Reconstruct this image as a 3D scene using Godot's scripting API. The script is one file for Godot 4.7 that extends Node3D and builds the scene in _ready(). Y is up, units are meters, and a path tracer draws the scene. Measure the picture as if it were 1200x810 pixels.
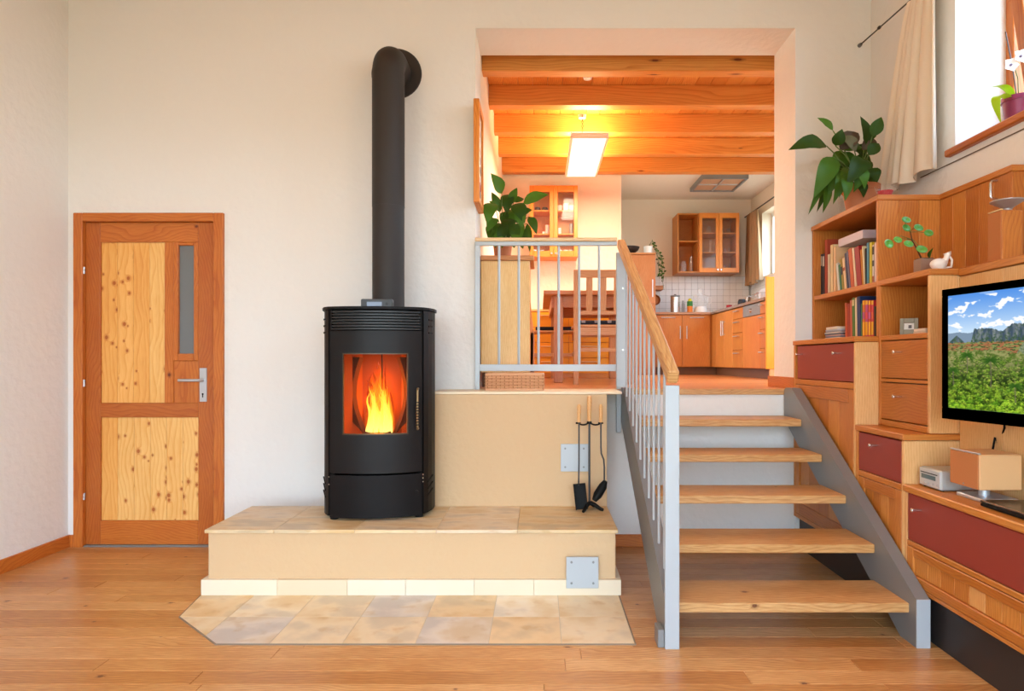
extends Node3D
# A living room with a pellet stove, open stairs to a dining kitchen and stepped wall furniture. y up, metres; z = -d, where d is the distance in front of the camera.

const F := 770.0
const EYE := 1.18
const WB := 4.168     # the back wall
const WA := 3.85      # chimney breast and hearth panel
const XL := -2.988    # left wall
const XR := 2.105     # right wall
const F1 := 1.612     # fronts of the lower wall units
const F2 := 1.728     # fronts of the upper wall units
const F3 := 1.853     # panel behind the television
const D1 := 3.351
const D2 := 2.906
const PL := 1.0       # height of the upper floor
const XO := -0.406    # left side of the opening
const XJ := 1.624     # right side of the opening
const WBB := 4.54     # rear face of the back wall
const CEIL := 3.9
const BACK := -1.6    # wall behind the camera, as d

var rng := RandomNumberGenerator.new()
var M := {}
var names := {}
var tex := {}

class MB:
	var v := PackedVector3Array()
	var n := PackedVector3Array()
	var t := PackedVector2Array()
	var xf := Transform3D()
	var ou := 0.0
	var ov := 0.0
	var su := 1.2
	var sv := 0.6
	func tri(a: Vector3, b: Vector3, c: Vector3, na: Vector3, nb: Vector3, nc: Vector3, ua: Vector2, ub: Vector2, uc: Vector2) -> void:
		var f := (b - a).cross(c - a)
		if f.length_squared() < 1e-18:
			return
		v.append(xf * a); n.append((xf.basis * na).normalized()); t.append(ua)
		if f.dot(na + nb + nc) > 0.0:
			v.append(xf * c); n.append((xf.basis * nc).normalized()); t.append(uc)
			v.append(xf * b); n.append((xf.basis * nb).normalized()); t.append(ub)
		else:
			v.append(xf * b); n.append((xf.basis * nb).normalized()); t.append(ub)
			v.append(xf * c); n.append((xf.basis * nc).normalized()); t.append(uc)
	func quad(a: Vector3, b: Vector3, c: Vector3, d: Vector3, nn: Vector3, ua := Vector2(0, 0), ub := Vector2(1, 0), uc := Vector2(1, 1), ud := Vector2(0, 1)) -> void:
		tri(a, b, c, nn, nn, nn, ua, ub, uc)
		tri(a, c, d, nn, nn, nn, ua, uc, ud)
	func quads(a: Vector3, b: Vector3, c: Vector3, d: Vector3, na: Vector3, nb: Vector3, nc: Vector3, nd: Vector3, ua := Vector2(0, 0), ub := Vector2(1, 0), uc := Vector2(1, 1), ud := Vector2(0, 1)) -> void:
		tri(a, b, c, na, nb, nc, ua, ub, uc)
		tri(a, c, d, na, nc, nd, ua, uc, ud)
	func uvp(p: Vector3, axis: int, g: int) -> Vector2:
		var a := (axis + 1) % 3
		var b := (axis + 2) % 3
		if a == g:
			return Vector2(p[a] / su + ou, p[b] / sv + ov)
		if b == g:
			return Vector2(p[b] / su + ou, p[a] / sv + ov)
		return Vector2(p[a] / su * 0.3 + ou, p[b] / sv + ov)
	# a box with chamfered edges; g is the axis of its grain
	func box(c: Vector3, s: Vector3, bev := 0.002, g := -1) -> void:
		if g < 0:
			g = s.max_axis_index()
		var h := s * 0.5
		var b := minf(bev, minf(h.x, minf(h.y, h.z)) * 0.45)
		for ax in 3:
			var i := (ax + 1) % 3
			var j := (ax + 2) % 3
			for sg in [-1.0, 1.0]:
				var q: Array[Vector3] = []
				for k in [[-1, -1], [1, -1], [1, 1], [-1, 1]]:
					var p := Vector3()
					p[ax] = sg * h[ax]
					p[i] = k[0] * (h[i] - b)
					p[j] = k[1] * (h[j] - b)
					q.append(p)
				var nn := Vector3()
				nn[ax] = sg
				quad(c + q[0], c + q[1], c + q[2], c + q[3], nn, uvp(q[0], ax, g), uvp(q[1], ax, g), uvp(q[2], ax, g), uvp(q[3], ax, g))
		if b < 0.0005:
			return
		for ax in 3:   # edges along ax
			var i := (ax + 1) % 3
			var j := (ax + 2) % 3
			for si in [-1.0, 1.0]:
				for sj in [-1.0, 1.0]:
					var q: Array[Vector3] = []
					for k in 4:
						var p := Vector3()
						p[ax] = (h[ax] - b) * (-1.0 if k < 2 else 1.0)
						var first := k == 0 or k == 3
						p[i] = si * (h[i] if first else h[i] - b)
						p[j] = sj * (h[j] - b if first else h[j])
						q.append(p)
					var nn := Vector3()
					nn[i] = si
					nn[j] = sj
					nn = nn.normalized()
					quad(c + q[0], c + q[1], c + q[2], c + q[3], nn, uvp(q[0], i, g), uvp(q[1], i, g), uvp(q[2], i, g), uvp(q[3], i, g))
		for sx in [-1.0, 1.0]:
			for sy in [-1.0, 1.0]:
				for sz in [-1.0, 1.0]:
					var nn := Vector3(sx, sy, sz).normalized()
					var p1 := Vector3(sx * h.x, sy * (h.y - b), sz * (h.z - b))
					var p2 := Vector3(sx * (h.x - b), sy * h.y, sz * (h.z - b))
					var p3 := Vector3(sx * (h.x - b), sy * (h.y - b), sz * h.z)
					tri(c + p1, c + p2, c + p3, nn, nn, nn, uvp(p1, 0, g), uvp(p1, 0, g), uvp(p1, 0, g))
	# a box between x, y and d limits of the room
	func bx(x0: float, x1: float, y0: float, y1: float, d0: float, d1: float, bev := 0.002, g := -1) -> void:
		box(Vector3((x0 + x1) / 2, (y0 + y1) / 2, -(d0 + d1) / 2), Vector3(absf(x1 - x0), absf(y1 - y0), absf(d1 - d0)), bev, g)
	# a bar of w by h from a to b
	func bar(a: Vector3, b: Vector3, w: float, h: float, bev := 0.002, up := Vector3.UP) -> void:
		var z := (b - a).normalized()
		var x := up.cross(z).normalized()
		var keep := xf
		xf = xf * Transform3D(Basis(x, z.cross(x), z), (a + b) / 2)
		box(Vector3.ZERO, Vector3(w, h, a.distance_to(b)), bev, 2)
		xf = keep
	func frame_of(dir: Vector3) -> Basis:
		var y := dir.normalized()
		var x := y.cross(Vector3.RIGHT if absf(y.x) < 0.8 else Vector3.UP).normalized()
		return Basis(x, y, x.cross(y))
	func cyl(a: Vector3, b: Vector3, ra: float, rb := -1.0, seg := 12, caps := true) -> void:
		if rb < 0:
			rb = ra
		var fr := frame_of(b - a)
		var slope := (ra - rb) / maxf(a.distance_to(b), 1e-6)
		for k in seg:
			var a0 := TAU * k / seg
			var a1 := TAU * (k + 1) / seg
			var e0 := fr.x * cos(a0) + fr.z * sin(a0)
			var e1 := fr.x * cos(a1) + fr.z * sin(a1)
			var n0 := (e0 + fr.y * slope).normalized()
			var n1 := (e1 + fr.y * slope).normalized()
			quads(a + e0 * ra, a + e1 * ra, b + e1 * rb, b + e0 * rb, n0, n1, n1, n0, Vector2(0, float(k) / seg), Vector2(0, float(k + 1) / seg), Vector2(1, float(k + 1) / seg), Vector2(1, float(k) / seg))
			if caps:
				tri(a, a + e0 * ra, a + e1 * ra, -fr.y, -fr.y, -fr.y, Vector2(), Vector2(0.1, 0), Vector2(0, 0.1))
				tri(b, b + e0 * rb, b + e1 * rb, fr.y, fr.y, fr.y, Vector2(), Vector2(0.1, 0), Vector2(0, 0.1))
	# a smooth tube through points, with one radius or one for each point
	func tube(pts: Array, r, seg := 10, caps := true) -> void:
		var rings := []
		var prev := Vector3()
		for i in pts.size():
			var d: Vector3 = (pts[mini(i + 1, pts.size() - 1)] - pts[maxi(i - 1, 0)]).normalized()
			var x: Vector3
			if i == 0:
				x = frame_of(d).x
			else:
				x = (prev - d * prev.dot(d)).normalized()
			prev = x
			var z := x.cross(d)
			var rr: float = r[i] if r is Array else r
			var ring := []
			for k in seg:
				var e := x * cos(TAU * k / seg) + z * sin(TAU * k / seg)
				ring.append([pts[i] + e * rr, e])
			rings.append(ring)
		for i in pts.size() - 1:
			for k in seg:
				var k2 := (k + 1) % seg
				var p = rings[i]
				var q = rings[i + 1]
				var u0 := float(i) / pts.size()
				var u1 := float(i + 1) / pts.size()
				quads(p[k][0], p[k2][0], q[k2][0], q[k][0], p[k][1], p[k2][1], q[k2][1], q[k][1], Vector2(u0, float(k) / seg), Vector2(u0, float(k + 1) / seg), Vector2(u1, float(k + 1) / seg), Vector2(u1, float(k) / seg))
		if caps:
			for e in [0, pts.size() - 1]:
				var d2: Vector3 = (pts[0] - pts[1]) if e == 0 else (pts[e] - pts[e - 1])
				d2 = d2.normalized()
				for k in seg:
					tri(pts[e], rings[e][k][0], rings[e][(k + 1) % seg][0], d2, d2, d2, Vector2(), Vector2(), Vector2())
	# a lathed profile of (radius, height) round an upright axis at c
	func lathe(c: Vector3, prof: Array, seg := 20) -> void:
		for i in prof.size() - 1:
			var p: Vector2 = prof[i]
			var q: Vector2 = prof[i + 1]
			var e := q - p
			if e.length() < 1e-6:
				continue
			var nn := Vector2(e.y, -e.x).normalized()
			for k in seg:
				var a0 := TAU * k / seg
				var a1 := TAU * (k + 1) / seg
				var e0 := Vector3(cos(a0), 0, sin(a0))
				var e1 := Vector3(cos(a1), 0, sin(a1))
				var n0 := e0 * nn.x + Vector3.UP * nn.y
				var n1 := e1 * nn.x + Vector3.UP * nn.y
				var up := Vector3.UP
				quads(c + e0 * p.x + up * p.y, c + e1 * p.x + up * p.y, c + e1 * q.x + up * q.y, c + e0 * q.x + up * q.y, n0, n1, n1, n0, Vector2(float(k) / seg, p.y), Vector2(float(k + 1) / seg, p.y), Vector2(float(k + 1) / seg, q.y), Vector2(float(k) / seg, q.y))
	func ball(c: Vector3, r: Vector3, seg := 12, rows := 8) -> void:
		for i in rows:
			var t0 := PI * i / rows
			var t1 := PI * (i + 1) / rows
			for k in seg:
				var a0 := TAU * k / seg
				var a1 := TAU * (k + 1) / seg
				var p := [Vector3(sin(t0) * cos(a0), cos(t0), sin(t0) * sin(a0)), Vector3(sin(t0) * cos(a1), cos(t0), sin(t0) * sin(a1)), Vector3(sin(t1) * cos(a1), cos(t1), sin(t1) * sin(a1)), Vector3(sin(t1) * cos(a0), cos(t1), sin(t1) * sin(a0))]
				quads(c + p[0] * r, c + p[1] * r, c + p[2] * r, c + p[3] * r, (p[0] / r).normalized(), (p[1] / r).normalized(), (p[2] / r).normalized(), (p[3] / r).normalized())
	# a flat outline carried along a vector
	func prism(pts: Array, along: Vector3) -> void:
		var cen := Vector3()
		for p in pts:
			cen += p
		cen /= pts.size()
		var nrm := along.normalized()
		var bx_ := (pts[1] - pts[0]) as Vector3
		var ex := (bx_ - nrm * bx_.dot(nrm)).normalized()
		var ey := nrm.cross(ex)
		var flat := PackedVector2Array()
		for p in pts:
			flat.append(Vector2((p - cen).dot(ex), (p - cen).dot(ey)))
		var ids := Geometry2D.triangulate_polygon(flat)
		for k in range(0, ids.size(), 3):
			var a: Vector3 = pts[ids[k]]
			var b: Vector3 = pts[ids[k + 1]]
			var c: Vector3 = pts[ids[k + 2]]
			var ua := flat[ids[k]]
			var ub := flat[ids[k + 1]]
			var uc := flat[ids[k + 2]]
			tri(a, b, c, -nrm, -nrm, -nrm, ua, ub, uc)
			tri(a + along, b + along, c + along, nrm, nrm, nrm, ua, ub, uc)
		var area := 0.0
		for k in flat.size():
			area += flat[k].cross(flat[(k + 1) % flat.size()])
		for k in pts.size():
			var a: Vector3 = pts[k]
			var b: Vector3 = pts[(k + 1) % pts.size()]
			var nn := (b - a).cross(nrm).normalized() * (1.0 if area > 0 else -1.0)
			quad(a, b, b + along, a + along, nn, Vector2(0, 0), Vector2(a.distance_to(b), 0), Vector2(a.distance_to(b), along.length()), Vector2(0, along.length()))
	# a leaf blade from base to tip that arches towards up and is folded along its midrib
	func leaf(base: Vector3, tip: Vector3, width: float, up: Vector3, arch := 0.15, fold := 0.25, rows := 8) -> void:
		var dir := tip - base
		var side := dir.cross(up).normalized()
		var upn := side.cross(dir).normalized()
		var grid := []
		for i in rows + 1:
			var s := float(i) / rows
			var mid := base + dir * s + upn * (sin(s * PI) * arch * dir.length())
			var w := width * 0.5 * pow(sin(PI * pow(s, 0.78)), 0.95) * 1.06 * (1.0 if s < 0.999 else 0.0)
			var row := []
			for k in 5:
				var f := (k - 2) / 2.0
				row.append(mid + side * (w * f) + upn * (absf(f) * w * fold + sin(s * 17.0 + f * 2.0) * w * 0.05 * absf(f)))
			grid.append(row)
		var nrm := []
		for i in rows + 1:
			var row := []
			for k in 5:
				var du: Vector3 = grid[mini(i + 1, rows)][k] - grid[maxi(i - 1, 0)][k]
				var dv: Vector3 = grid[i][mini(k + 1, 4)] - grid[i][maxi(k - 1, 0)]
				var q := du.cross(dv)
				q = upn if q.length_squared() < 1e-14 else q.normalized()
				row.append(q if q.dot(upn) > 0 else -q)
			nrm.append(row)
		for i in rows:
			for k in 4:
				quads(grid[i][k], grid[i][k + 1], grid[i + 1][k + 1], grid[i + 1][k], nrm[i][k], nrm[i][k + 1], nrm[i + 1][k + 1], nrm[i + 1][k], Vector2(float(i) / rows, k / 4.0), Vector2(float(i) / rows, (k + 1) / 4.0), Vector2(float(i + 1) / rows, (k + 1) / 4.0), Vector2(float(i + 1) / rows, k / 4.0))
	func mesh() -> ArrayMesh:
		var arr := []
		arr.resize(Mesh.ARRAY_MAX)
		arr[Mesh.ARRAY_VERTEX] = v
		arr[Mesh.ARRAY_NORMAL] = n
		arr[Mesh.ARRAY_TEX_UV] = t
		var m := ArrayMesh.new()
		m.add_surface_from_arrays(Mesh.PRIMITIVE_TRIANGLES, arr)
		return m

func mb() -> MB:
	var b := MB.new()
	b.ou = rng.randf()
	b.ov = rng.randf()
	return b

func boxes(list: Array, bev := 0.002, g := -1) -> MB:
	var b := mb()
	for q in list:
		b.bx(q[0], q[1], q[2], q[3], q[4], q[5], bev, g)
	return b

func P(px: float, py: float, d: float) -> Vector3:
	return Vector3((px - 632.0) * d / F, EYE - (py - 423.0) * d / F, -d)

func dof(px: float, x: float) -> float:
	return x * F / (px - 632.0)

func ht(py: float, d: float) -> float:
	return EYE - (py - 423.0) * d / F

func numbered(parent: Node, called: String) -> String:
	var key := str(parent.get_instance_id()) + called
	var c: int = names.get(key, 0)
	names[key] = c + 1
	return called if c == 0 else "%s_%03d" % [called, c]

func tag(o: Node, label := "", category := "", group := "", kind := "") -> Node:
	if label:
		o.set_meta("label", label)
	if category:
		o.set_meta("category", category)
	if group:
		o.set_meta("group", group)
	if kind:
		o.set_meta("kind", kind)
	return o

func thing(called: String, label: String, category: String, at := Vector3.ZERO, group := "", kind := "") -> Node3D:
	var o := Node3D.new()
	o.name = numbered(self, called)
	add_child(o, true)
	o.position = at
	tag(o, label, category, group, kind)
	return o

func origin_of(parent: Node) -> Vector3:
	var o := Vector3()
	var p := parent
	while p != self and p is Node3D:
		o += (p as Node3D).position
		p = p.get_parent()
	return o

func part(parent: Node, called: String, b: MB, m: Material) -> MeshInstance3D:
	var o := MeshInstance3D.new()
	o.name = numbered(parent, called)
	var off := origin_of(parent)
	if off != Vector3.ZERO:
		for i in b.v.size():
			b.v[i] -= off
	o.mesh = b.mesh()
	o.material_override = m
	parent.add_child(o, true)
	return o

# a thing that is one mesh, its origin at "at"
func solo(called: String, b: MB, m: Material, label: String, category: String, at := Vector3.ZERO, group := "", kind := "") -> MeshInstance3D:
	var o := MeshInstance3D.new()
	o.name = numbered(self, called)
	for i in b.v.size():
		b.v[i] -= at
	o.mesh = b.mesh()
	o.material_override = m
	add_child(o, true)
	o.position = at
	tag(o, label, category, group, kind)
	return o

func twin(src: Node3D, called: String, at: Vector3, label: String, group := "") -> Node3D:
	var o: Node3D = src.duplicate()
	o.name = numbered(self, called)
	add_child(o, true)
	o.position = at
	tag(o, label, "", group)
	return o

# ---------------------------------------------------------------- light levels
const SKY_E := 1.0
const EXPO := 10.6
const LAMP_E := 0.46
const LAMP_GLOW := 0.2
const ROOM_E := 0.03
const FIRE_E := 0.19
const FIRE_L := 0.02
const TV_E := 0.1

func _ready() -> void:
	rng.seed = 2024
	# camera: level, its lens shifted so that the vanishing point lies at (632, 423) of 1200 x 810
	var cam := Camera3D.new()
	cam.name = "camera"
	cam.projection = Camera3D.PROJECTION_FRUSTUM
	cam.keep_aspect = Camera3D.KEEP_HEIGHT
	cam.near = 0.05
	cam.far = 60.0
	cam.size = 2.0 * 0.05 * 405.0 / F
	cam.frustum_offset = Vector2((600.0 - 632.0) / F * 0.05, (423.0 - 405.0) / F * 0.05)
	cam.position = Vector3(0, EYE, 0)
	add_child(cam)
	cam.current = true
	var env := Environment.new()
	var sky := Sky.new()
	var sm := ProceduralSkyMaterial.new()
	sm.sky_top_color = Color(0.68, 0.845, 0.99)
	sm.sky_horizon_color = Color(0.925, 0.972, 0.99)
	sm.ground_horizon_color = Color(0.60, 0.645, 0.62)
	sm.ground_bottom_color = Color(0.48, 0.515, 0.48)
	sm.sky_energy_multiplier = SKY_E
	sm.ground_energy_multiplier = SKY_E
	sky.sky_material = sm
	env.background_mode = Environment.BG_SKY
	env.sky = sky
	env.tonemap_mode = Environment.TONE_MAPPER_LINEAR
	env.tonemap_exposure = EXPO
	env.sdfgi_enabled = true
	env.ssao_enabled = true
	env.ssil_enabled = true
	var we := WorldEnvironment.new()
	we.name = "environment"
	we.environment = env
	add_child(we)
	make_materials()
	build_shell()
	build_door()
	build_hearth()
	build_stairs()
	build_furniture()
	build_stove()
	build_dining()
	build_kitchen()
	build_tv()
	build_books()
	build_electronics()
	build_plants()
	build_room_lamps()

# ---------------------------------------------------------------- materials
func wood_image(w: int, h: int, sd: int, rings: float, warp_amp: float, fine: float, knots: int, dark: Color, knot_col: Color) -> ImageTexture:
	var n1 := FastNoiseLite.new()
	n1.seed = sd
	n1.noise_type = FastNoiseLite.TYPE_SIMPLEX
	n1.frequency = 1.0
	n1.fractal_type = FastNoiseLite.FRACTAL_NONE
	var r := RandomNumberGenerator.new()
	r.seed = sd
	var warp := PackedFloat32Array()
	warp.resize(w * h)
	var kd := PackedFloat32Array()
	kd.resize(w * h)
	for k in knots:
		var kx := r.randi_range(0, w - 1)
		var ky := r.randi_range(int(h * 0.06), int(h * 0.94))
		var kr := r.randf_range(2.2, 6.0) * h / 384.0
		for yy in range(maxi(0, ky - int(kr * 5)), mini(h, ky + int(kr * 5))):
			for xx in range(kx - int(kr * 9), kx + int(kr * 9)):
				var e := Vector2((xx - kx) / (kr * 1.25), (yy - ky) / kr)
				var l := e.length()
				var i := yy * w + posmod(xx, w)
				if l < 4.5:
					warp[i] += exp(-l * l * 0.22) * (1.0 if yy > ky else -1.0) * kr * 0.16 * (1.0 if l > 1.0 else l)
				if l < 1.25:
					kd[i] = maxf(kd[i], clampf((1.25 - l) * 5.0, 0.0, 1.0) * (0.75 + 0.25 * sin(l * 12.0)))
				elif l < 2.6:
					kd[i] = maxf(kd[i], 0.22 * (2.6 - l))
	var data := PackedByteArray()
	data.resize(w * h * 3)
	for y in h:
		var fy := float(y) / h
		for x in w:
			var a := TAU * x / w
			var c := cos(a)
			var s := sin(a)
			var i := y * w + x
			var ring := fy * rings + n1.get_noise_3d(c * 0.30, s * 0.30, fy * 1.3) * warp_amp + n1.get_noise_3d(c * 0.9 + 7.0, s * 0.9, fy * 7.0) * warp_amp * 0.16 + warp[i]
			var f := ring - floorf(ring)
			var t := f * f * f * (1.0 - smoothstep(0.93, 1.0, f))
			t = t * 0.75 + (n1.get_noise_3d(c * 2.6, s * 2.6 + 3.0, fy * 90.0) * 0.5 + 0.5) * fine
			t += n1.get_noise_3d(c * 0.5, s * 0.5 + 9.0, fy * 5.0) * 0.16 + 0.05
			t = clampf(t, 0.0, 1.0)
			var col := Color(1, 1, 1).lerp(dark, t).lerp(knot_col, kd[i])
			data[i * 3] = int(col.r * 255)
			data[i * 3 + 1] = int(col.g * 255)
			data[i * 3 + 2] = int(col.b * 255)
	return ImageTexture.create_from_image(Image.create_from_data(w, h, false, Image.FORMAT_RGB8, data))

func stone_image(w: int) -> ImageTexture:
	var n := FastNoiseLite.new()
	n.seed = 31
	n.noise_type = FastNoiseLite.TYPE_SIMPLEX_SMOOTH
	n.frequency = 0.008
	n.fractal_octaves = 5
	var im := n.get_seamless_image(w, w)
	n.seed = 77
	n.frequency = 0.02
	var im2 := n.get_seamless_image(w, w)
	var out := Image.create(w, w, false, Image.FORMAT_RGB8)
	for y in w:
		for x in w:
			var a := im.get_pixel(x, y).r
			var b := im2.get_pixel(x, y).r
			var c := Color(1, 0.985, 0.96).lerp(Color(0.93, 0.85, 0.71), smoothstep(0.4, 0.9, a) * 0.8)
			c = c.lerp(Color(0.8, 0.79, 0.8), smoothstep(0.5, 0.1, a) * 0.5)
			c = c.lerp(Color(0.84, 0.71, 0.52), smoothstep(0.6, 0.95, b) * 0.4)
			out.set_pixel(x, y, c)
	return ImageTexture.create_from_image(out)

func noise_tex(freq: float, oct: int, sd: int, size := 512) -> NoiseTexture2D:
	var n := FastNoiseLite.new()
	n.seed = sd
	n.frequency = freq
	n.fractal_octaves = oct
	var t := NoiseTexture2D.new()
	t.width = size
	t.height = size
	t.seamless = true
	t.noise = n
	return t

func mat(c: Color, rough := 0.6, metal := 0.0) -> StandardMaterial3D:
	var m := StandardMaterial3D.new()
	m.albedo_color = c
	m.roughness = rough
	m.metallic = metal
	return m

func hexm(h: String, rough := 0.6, metal := 0.0) -> StandardMaterial3D:
	return mat(Color.html(h), rough, metal)

func wood(tint: String, kind: String, rough := 0.5) -> StandardMaterial3D:
	var m := hexm(tint, rough)
	m.albedo_texture = tex[kind]
	m.texture_filter = BaseMaterial3D.TEXTURE_FILTER_LINEAR_WITH_MIPMAPS_ANISOTROPIC
	return m

func glow(c: Color, e: float) -> StandardMaterial3D:
	var m := mat(c, 0.6)
	m.emission_enabled = true
	m.emission = c
	m.emission_energy_multiplier = e
	return m

func glass(alpha := 0.08, c := Color(1, 1, 1)) -> StandardMaterial3D:
	var m := mat(Color(c.r, c.g, c.b, alpha), 0.03)
	m.transparency = BaseMaterial3D.TRANSPARENCY_ALPHA
	m.metallic_specular = 0.22
	return m

func pick(key: String) -> Material:
	var l: Array = M[key]
	return l[rng.randi_range(0, l.size() - 1)]

func make_materials() -> void:
	tex.fine = wood_image(768, 384, 5, 44.0, 2.4, 0.40, 0, Color(0.86, 0.74, 0.61), Color(0.4, 0.2, 0.1))
	tex.larch = wood_image(768, 384, 11, 30.0, 3.6, 0.35, 4, Color(0.87, 0.74, 0.60), Color(0.35, 0.15, 0.07))
	tex.pine = wood_image(768, 384, 23, 20.0, 1.6, 0.34, 50, Color(0.93, 0.82, 0.66), Color(0.66, 0.36, 0.15))
	tex.oak = wood_image(768, 384, 42, 36.0, 2.6, 0.55, 3, Color(0.83, 0.72, 0.60), Color(0.36, 0.22, 0.14))
	tex.soft = wood_image(512, 256, 61, 50.0, 2.0, 0.40, 0, Color(0.91, 0.83, 0.72), Color(0.5, 0.3, 0.2))
	tex.stone = stone_image(384)
	var plaster := mat(Color(0.925, 0.915, 0.895), 0.95)
	plaster.heightmap_enabled = true
	plaster.heightmap_texture = noise_tex(0.02, 5, 3)
	plaster.heightmap_scale = 0.25
	plaster.heightmap_flip_texture = false
	plaster.uv1_triplanar = true
	plaster.uv1_world_triplanar = true
	plaster.uv1_scale = Vector3(1.3, 1.3, 1.3)
	M.plaster = plaster
	M.ochre = plaster.duplicate()
	M.ochre.albedo_color = Color(0.94, 0.88, 0.80)
	var clad := mat(Color.html("d6b48a"), 0.85)
	clad.heightmap_enabled = true
	clad.heightmap_texture = plaster.heightmap_texture
	clad.heightmap_scale = 0.2
	clad.uv1_triplanar = true
	clad.uv1_world_triplanar = true
	clad.uv1_scale = Vector3(2, 2, 2)
	M.clad = clad
	M.floor = []
	for h in ["dfa96c", "d69f62", "e4b075", "d0975a", "e7b67b"]:
		M.floor.append(wood(h, "oak", 0.33))
	M.floor_up = []
	for h in ["dc9660", "d48e58", "e29e68"]:
		M.floor_up.append(wood(h, "oak", 0.3))
	M.tread = wood("dfb278", "oak", 0.42)
	M.tread2 = wood("daab6e", "oak", 0.42)
	M.larch = wood("cf7a30", "larch", 0.42)
	M.larch_dark = wood("c06c28", "larch", 0.42)
	M.pine = []
	for h in ["f8c070", "f3b663", "f8c87c"]:
		M.pine.append(wood(h, "pine", 0.45))
	M.ceiling_wood = wood("e2b184", "fine", 0.5)
	M.beam = wood("e89f4c", "larch", 0.5)
	M.ceil_plank = []
	for h in ["e89a48", "e0903f", "efa452"]:
		M.ceil_plank.append(wood(h, "fine", 0.5))
	M.cherry = wood("d0863a", "fine", 0.42)
	M.cherry_b = wood("c57a31", "fine", 0.42)
	M.cherry_c = wood("da9345", "fine", 0.42)
	M.light = wood("edbf84", "soft", 0.45)
	M.light_b = wood("ecb97c", "soft", 0.45)
	M.tall = wood("c98652", "fine", 0.42)
	M.cap = wood("f4d7ac", "soft", 0.5)
	M.slat_wood = wood("e8ac68", "soft", 0.42)
	M.birch = wood("f8d596", "soft", 0.5)
	M.table = wood("d08c55", "fine", 0.4)
	M.chair = wood("dca16c", "fine", 0.42)
	M.kitchen = wood("d48c40", "fine", 0.4)
	M.kitchen_b = wood("cb8438", "fine", 0.4)
	M.honey = wood("e8943a", "fine", 0.4)
	M.bright = hexm("f9a11c", 0.45)
	M.red = hexm("96382c", 0.45)
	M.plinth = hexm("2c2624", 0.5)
	M.steel = hexm("b6bcbf", 0.45, 0.15)
	M.steel_dark = hexm("8a8b8a", 0.42, 0.35)
	M.chrome = hexm("d8d8d6", 0.2, 0.9)
	M.alu = hexm("c8ccd0", 0.35, 0.6)
	M.stove = hexm("151212", 0.5)
	M.stove.metallic_specular = 0.28
	M.slat = hexm("1e1b1a", 0.42)
	M.stove_door = hexm("191514", 0.42)
	M.stove_door.metallic_specular = 0.32
	M.black = hexm("100f0e", 0.6)
	M.black.metallic_specular = 0.3
	M.pipe = hexm("2a2523", 0.6)
	M.stone = []
	for h in ["f6e8cc", "f8edd8", "edd4aa", "e4dcd2", "f1e0c0"]:
		var m := hexm(h, 0.5)
		m.albedo_texture = tex.stone
		M.stone.append(m)
	M.stone_top = []
	for h in ["e6cfa8", "ead5b2", "e1c79c", "e8d5b8"]:
		var m := hexm(h, 0.45)
		m.albedo_texture = tex.stone
		M.stone_top.append(m)
	M.cream_stone = []
	for h in ["eadbc0", "e6d5b8", "ecdfc8", "e3cfae"]:
		M.cream_stone.append(hexm(h, 0.55))
	M.grout = hexm("d2c5ae", 0.9)
	M.white = hexm("f2f0ec", 0.5)
	M.leaf = []
	for h in ["2c4a12", "395c16", "243d0f", "466c1f"]:
		var m := hexm(h, 0.5)
		m.metallic_specular = 0.3
		m.backlight_enabled = true
		m.backlight = Color(0.16, 0.26, 0.05)
		M.leaf.append(m)
	M.stem = hexm("58702f", 0.6)
	M.soil = hexm("3a2a1e", 0.95)
	M.terracotta = hexm("c27a52", 0.8)
	M.glass = glass(0.015)
	M.clear = glass(0.07, Color(0.93, 0.97, 0.97))
	M.smoke = glass(0.55, Color(0.25, 0.27, 0.28))

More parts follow.
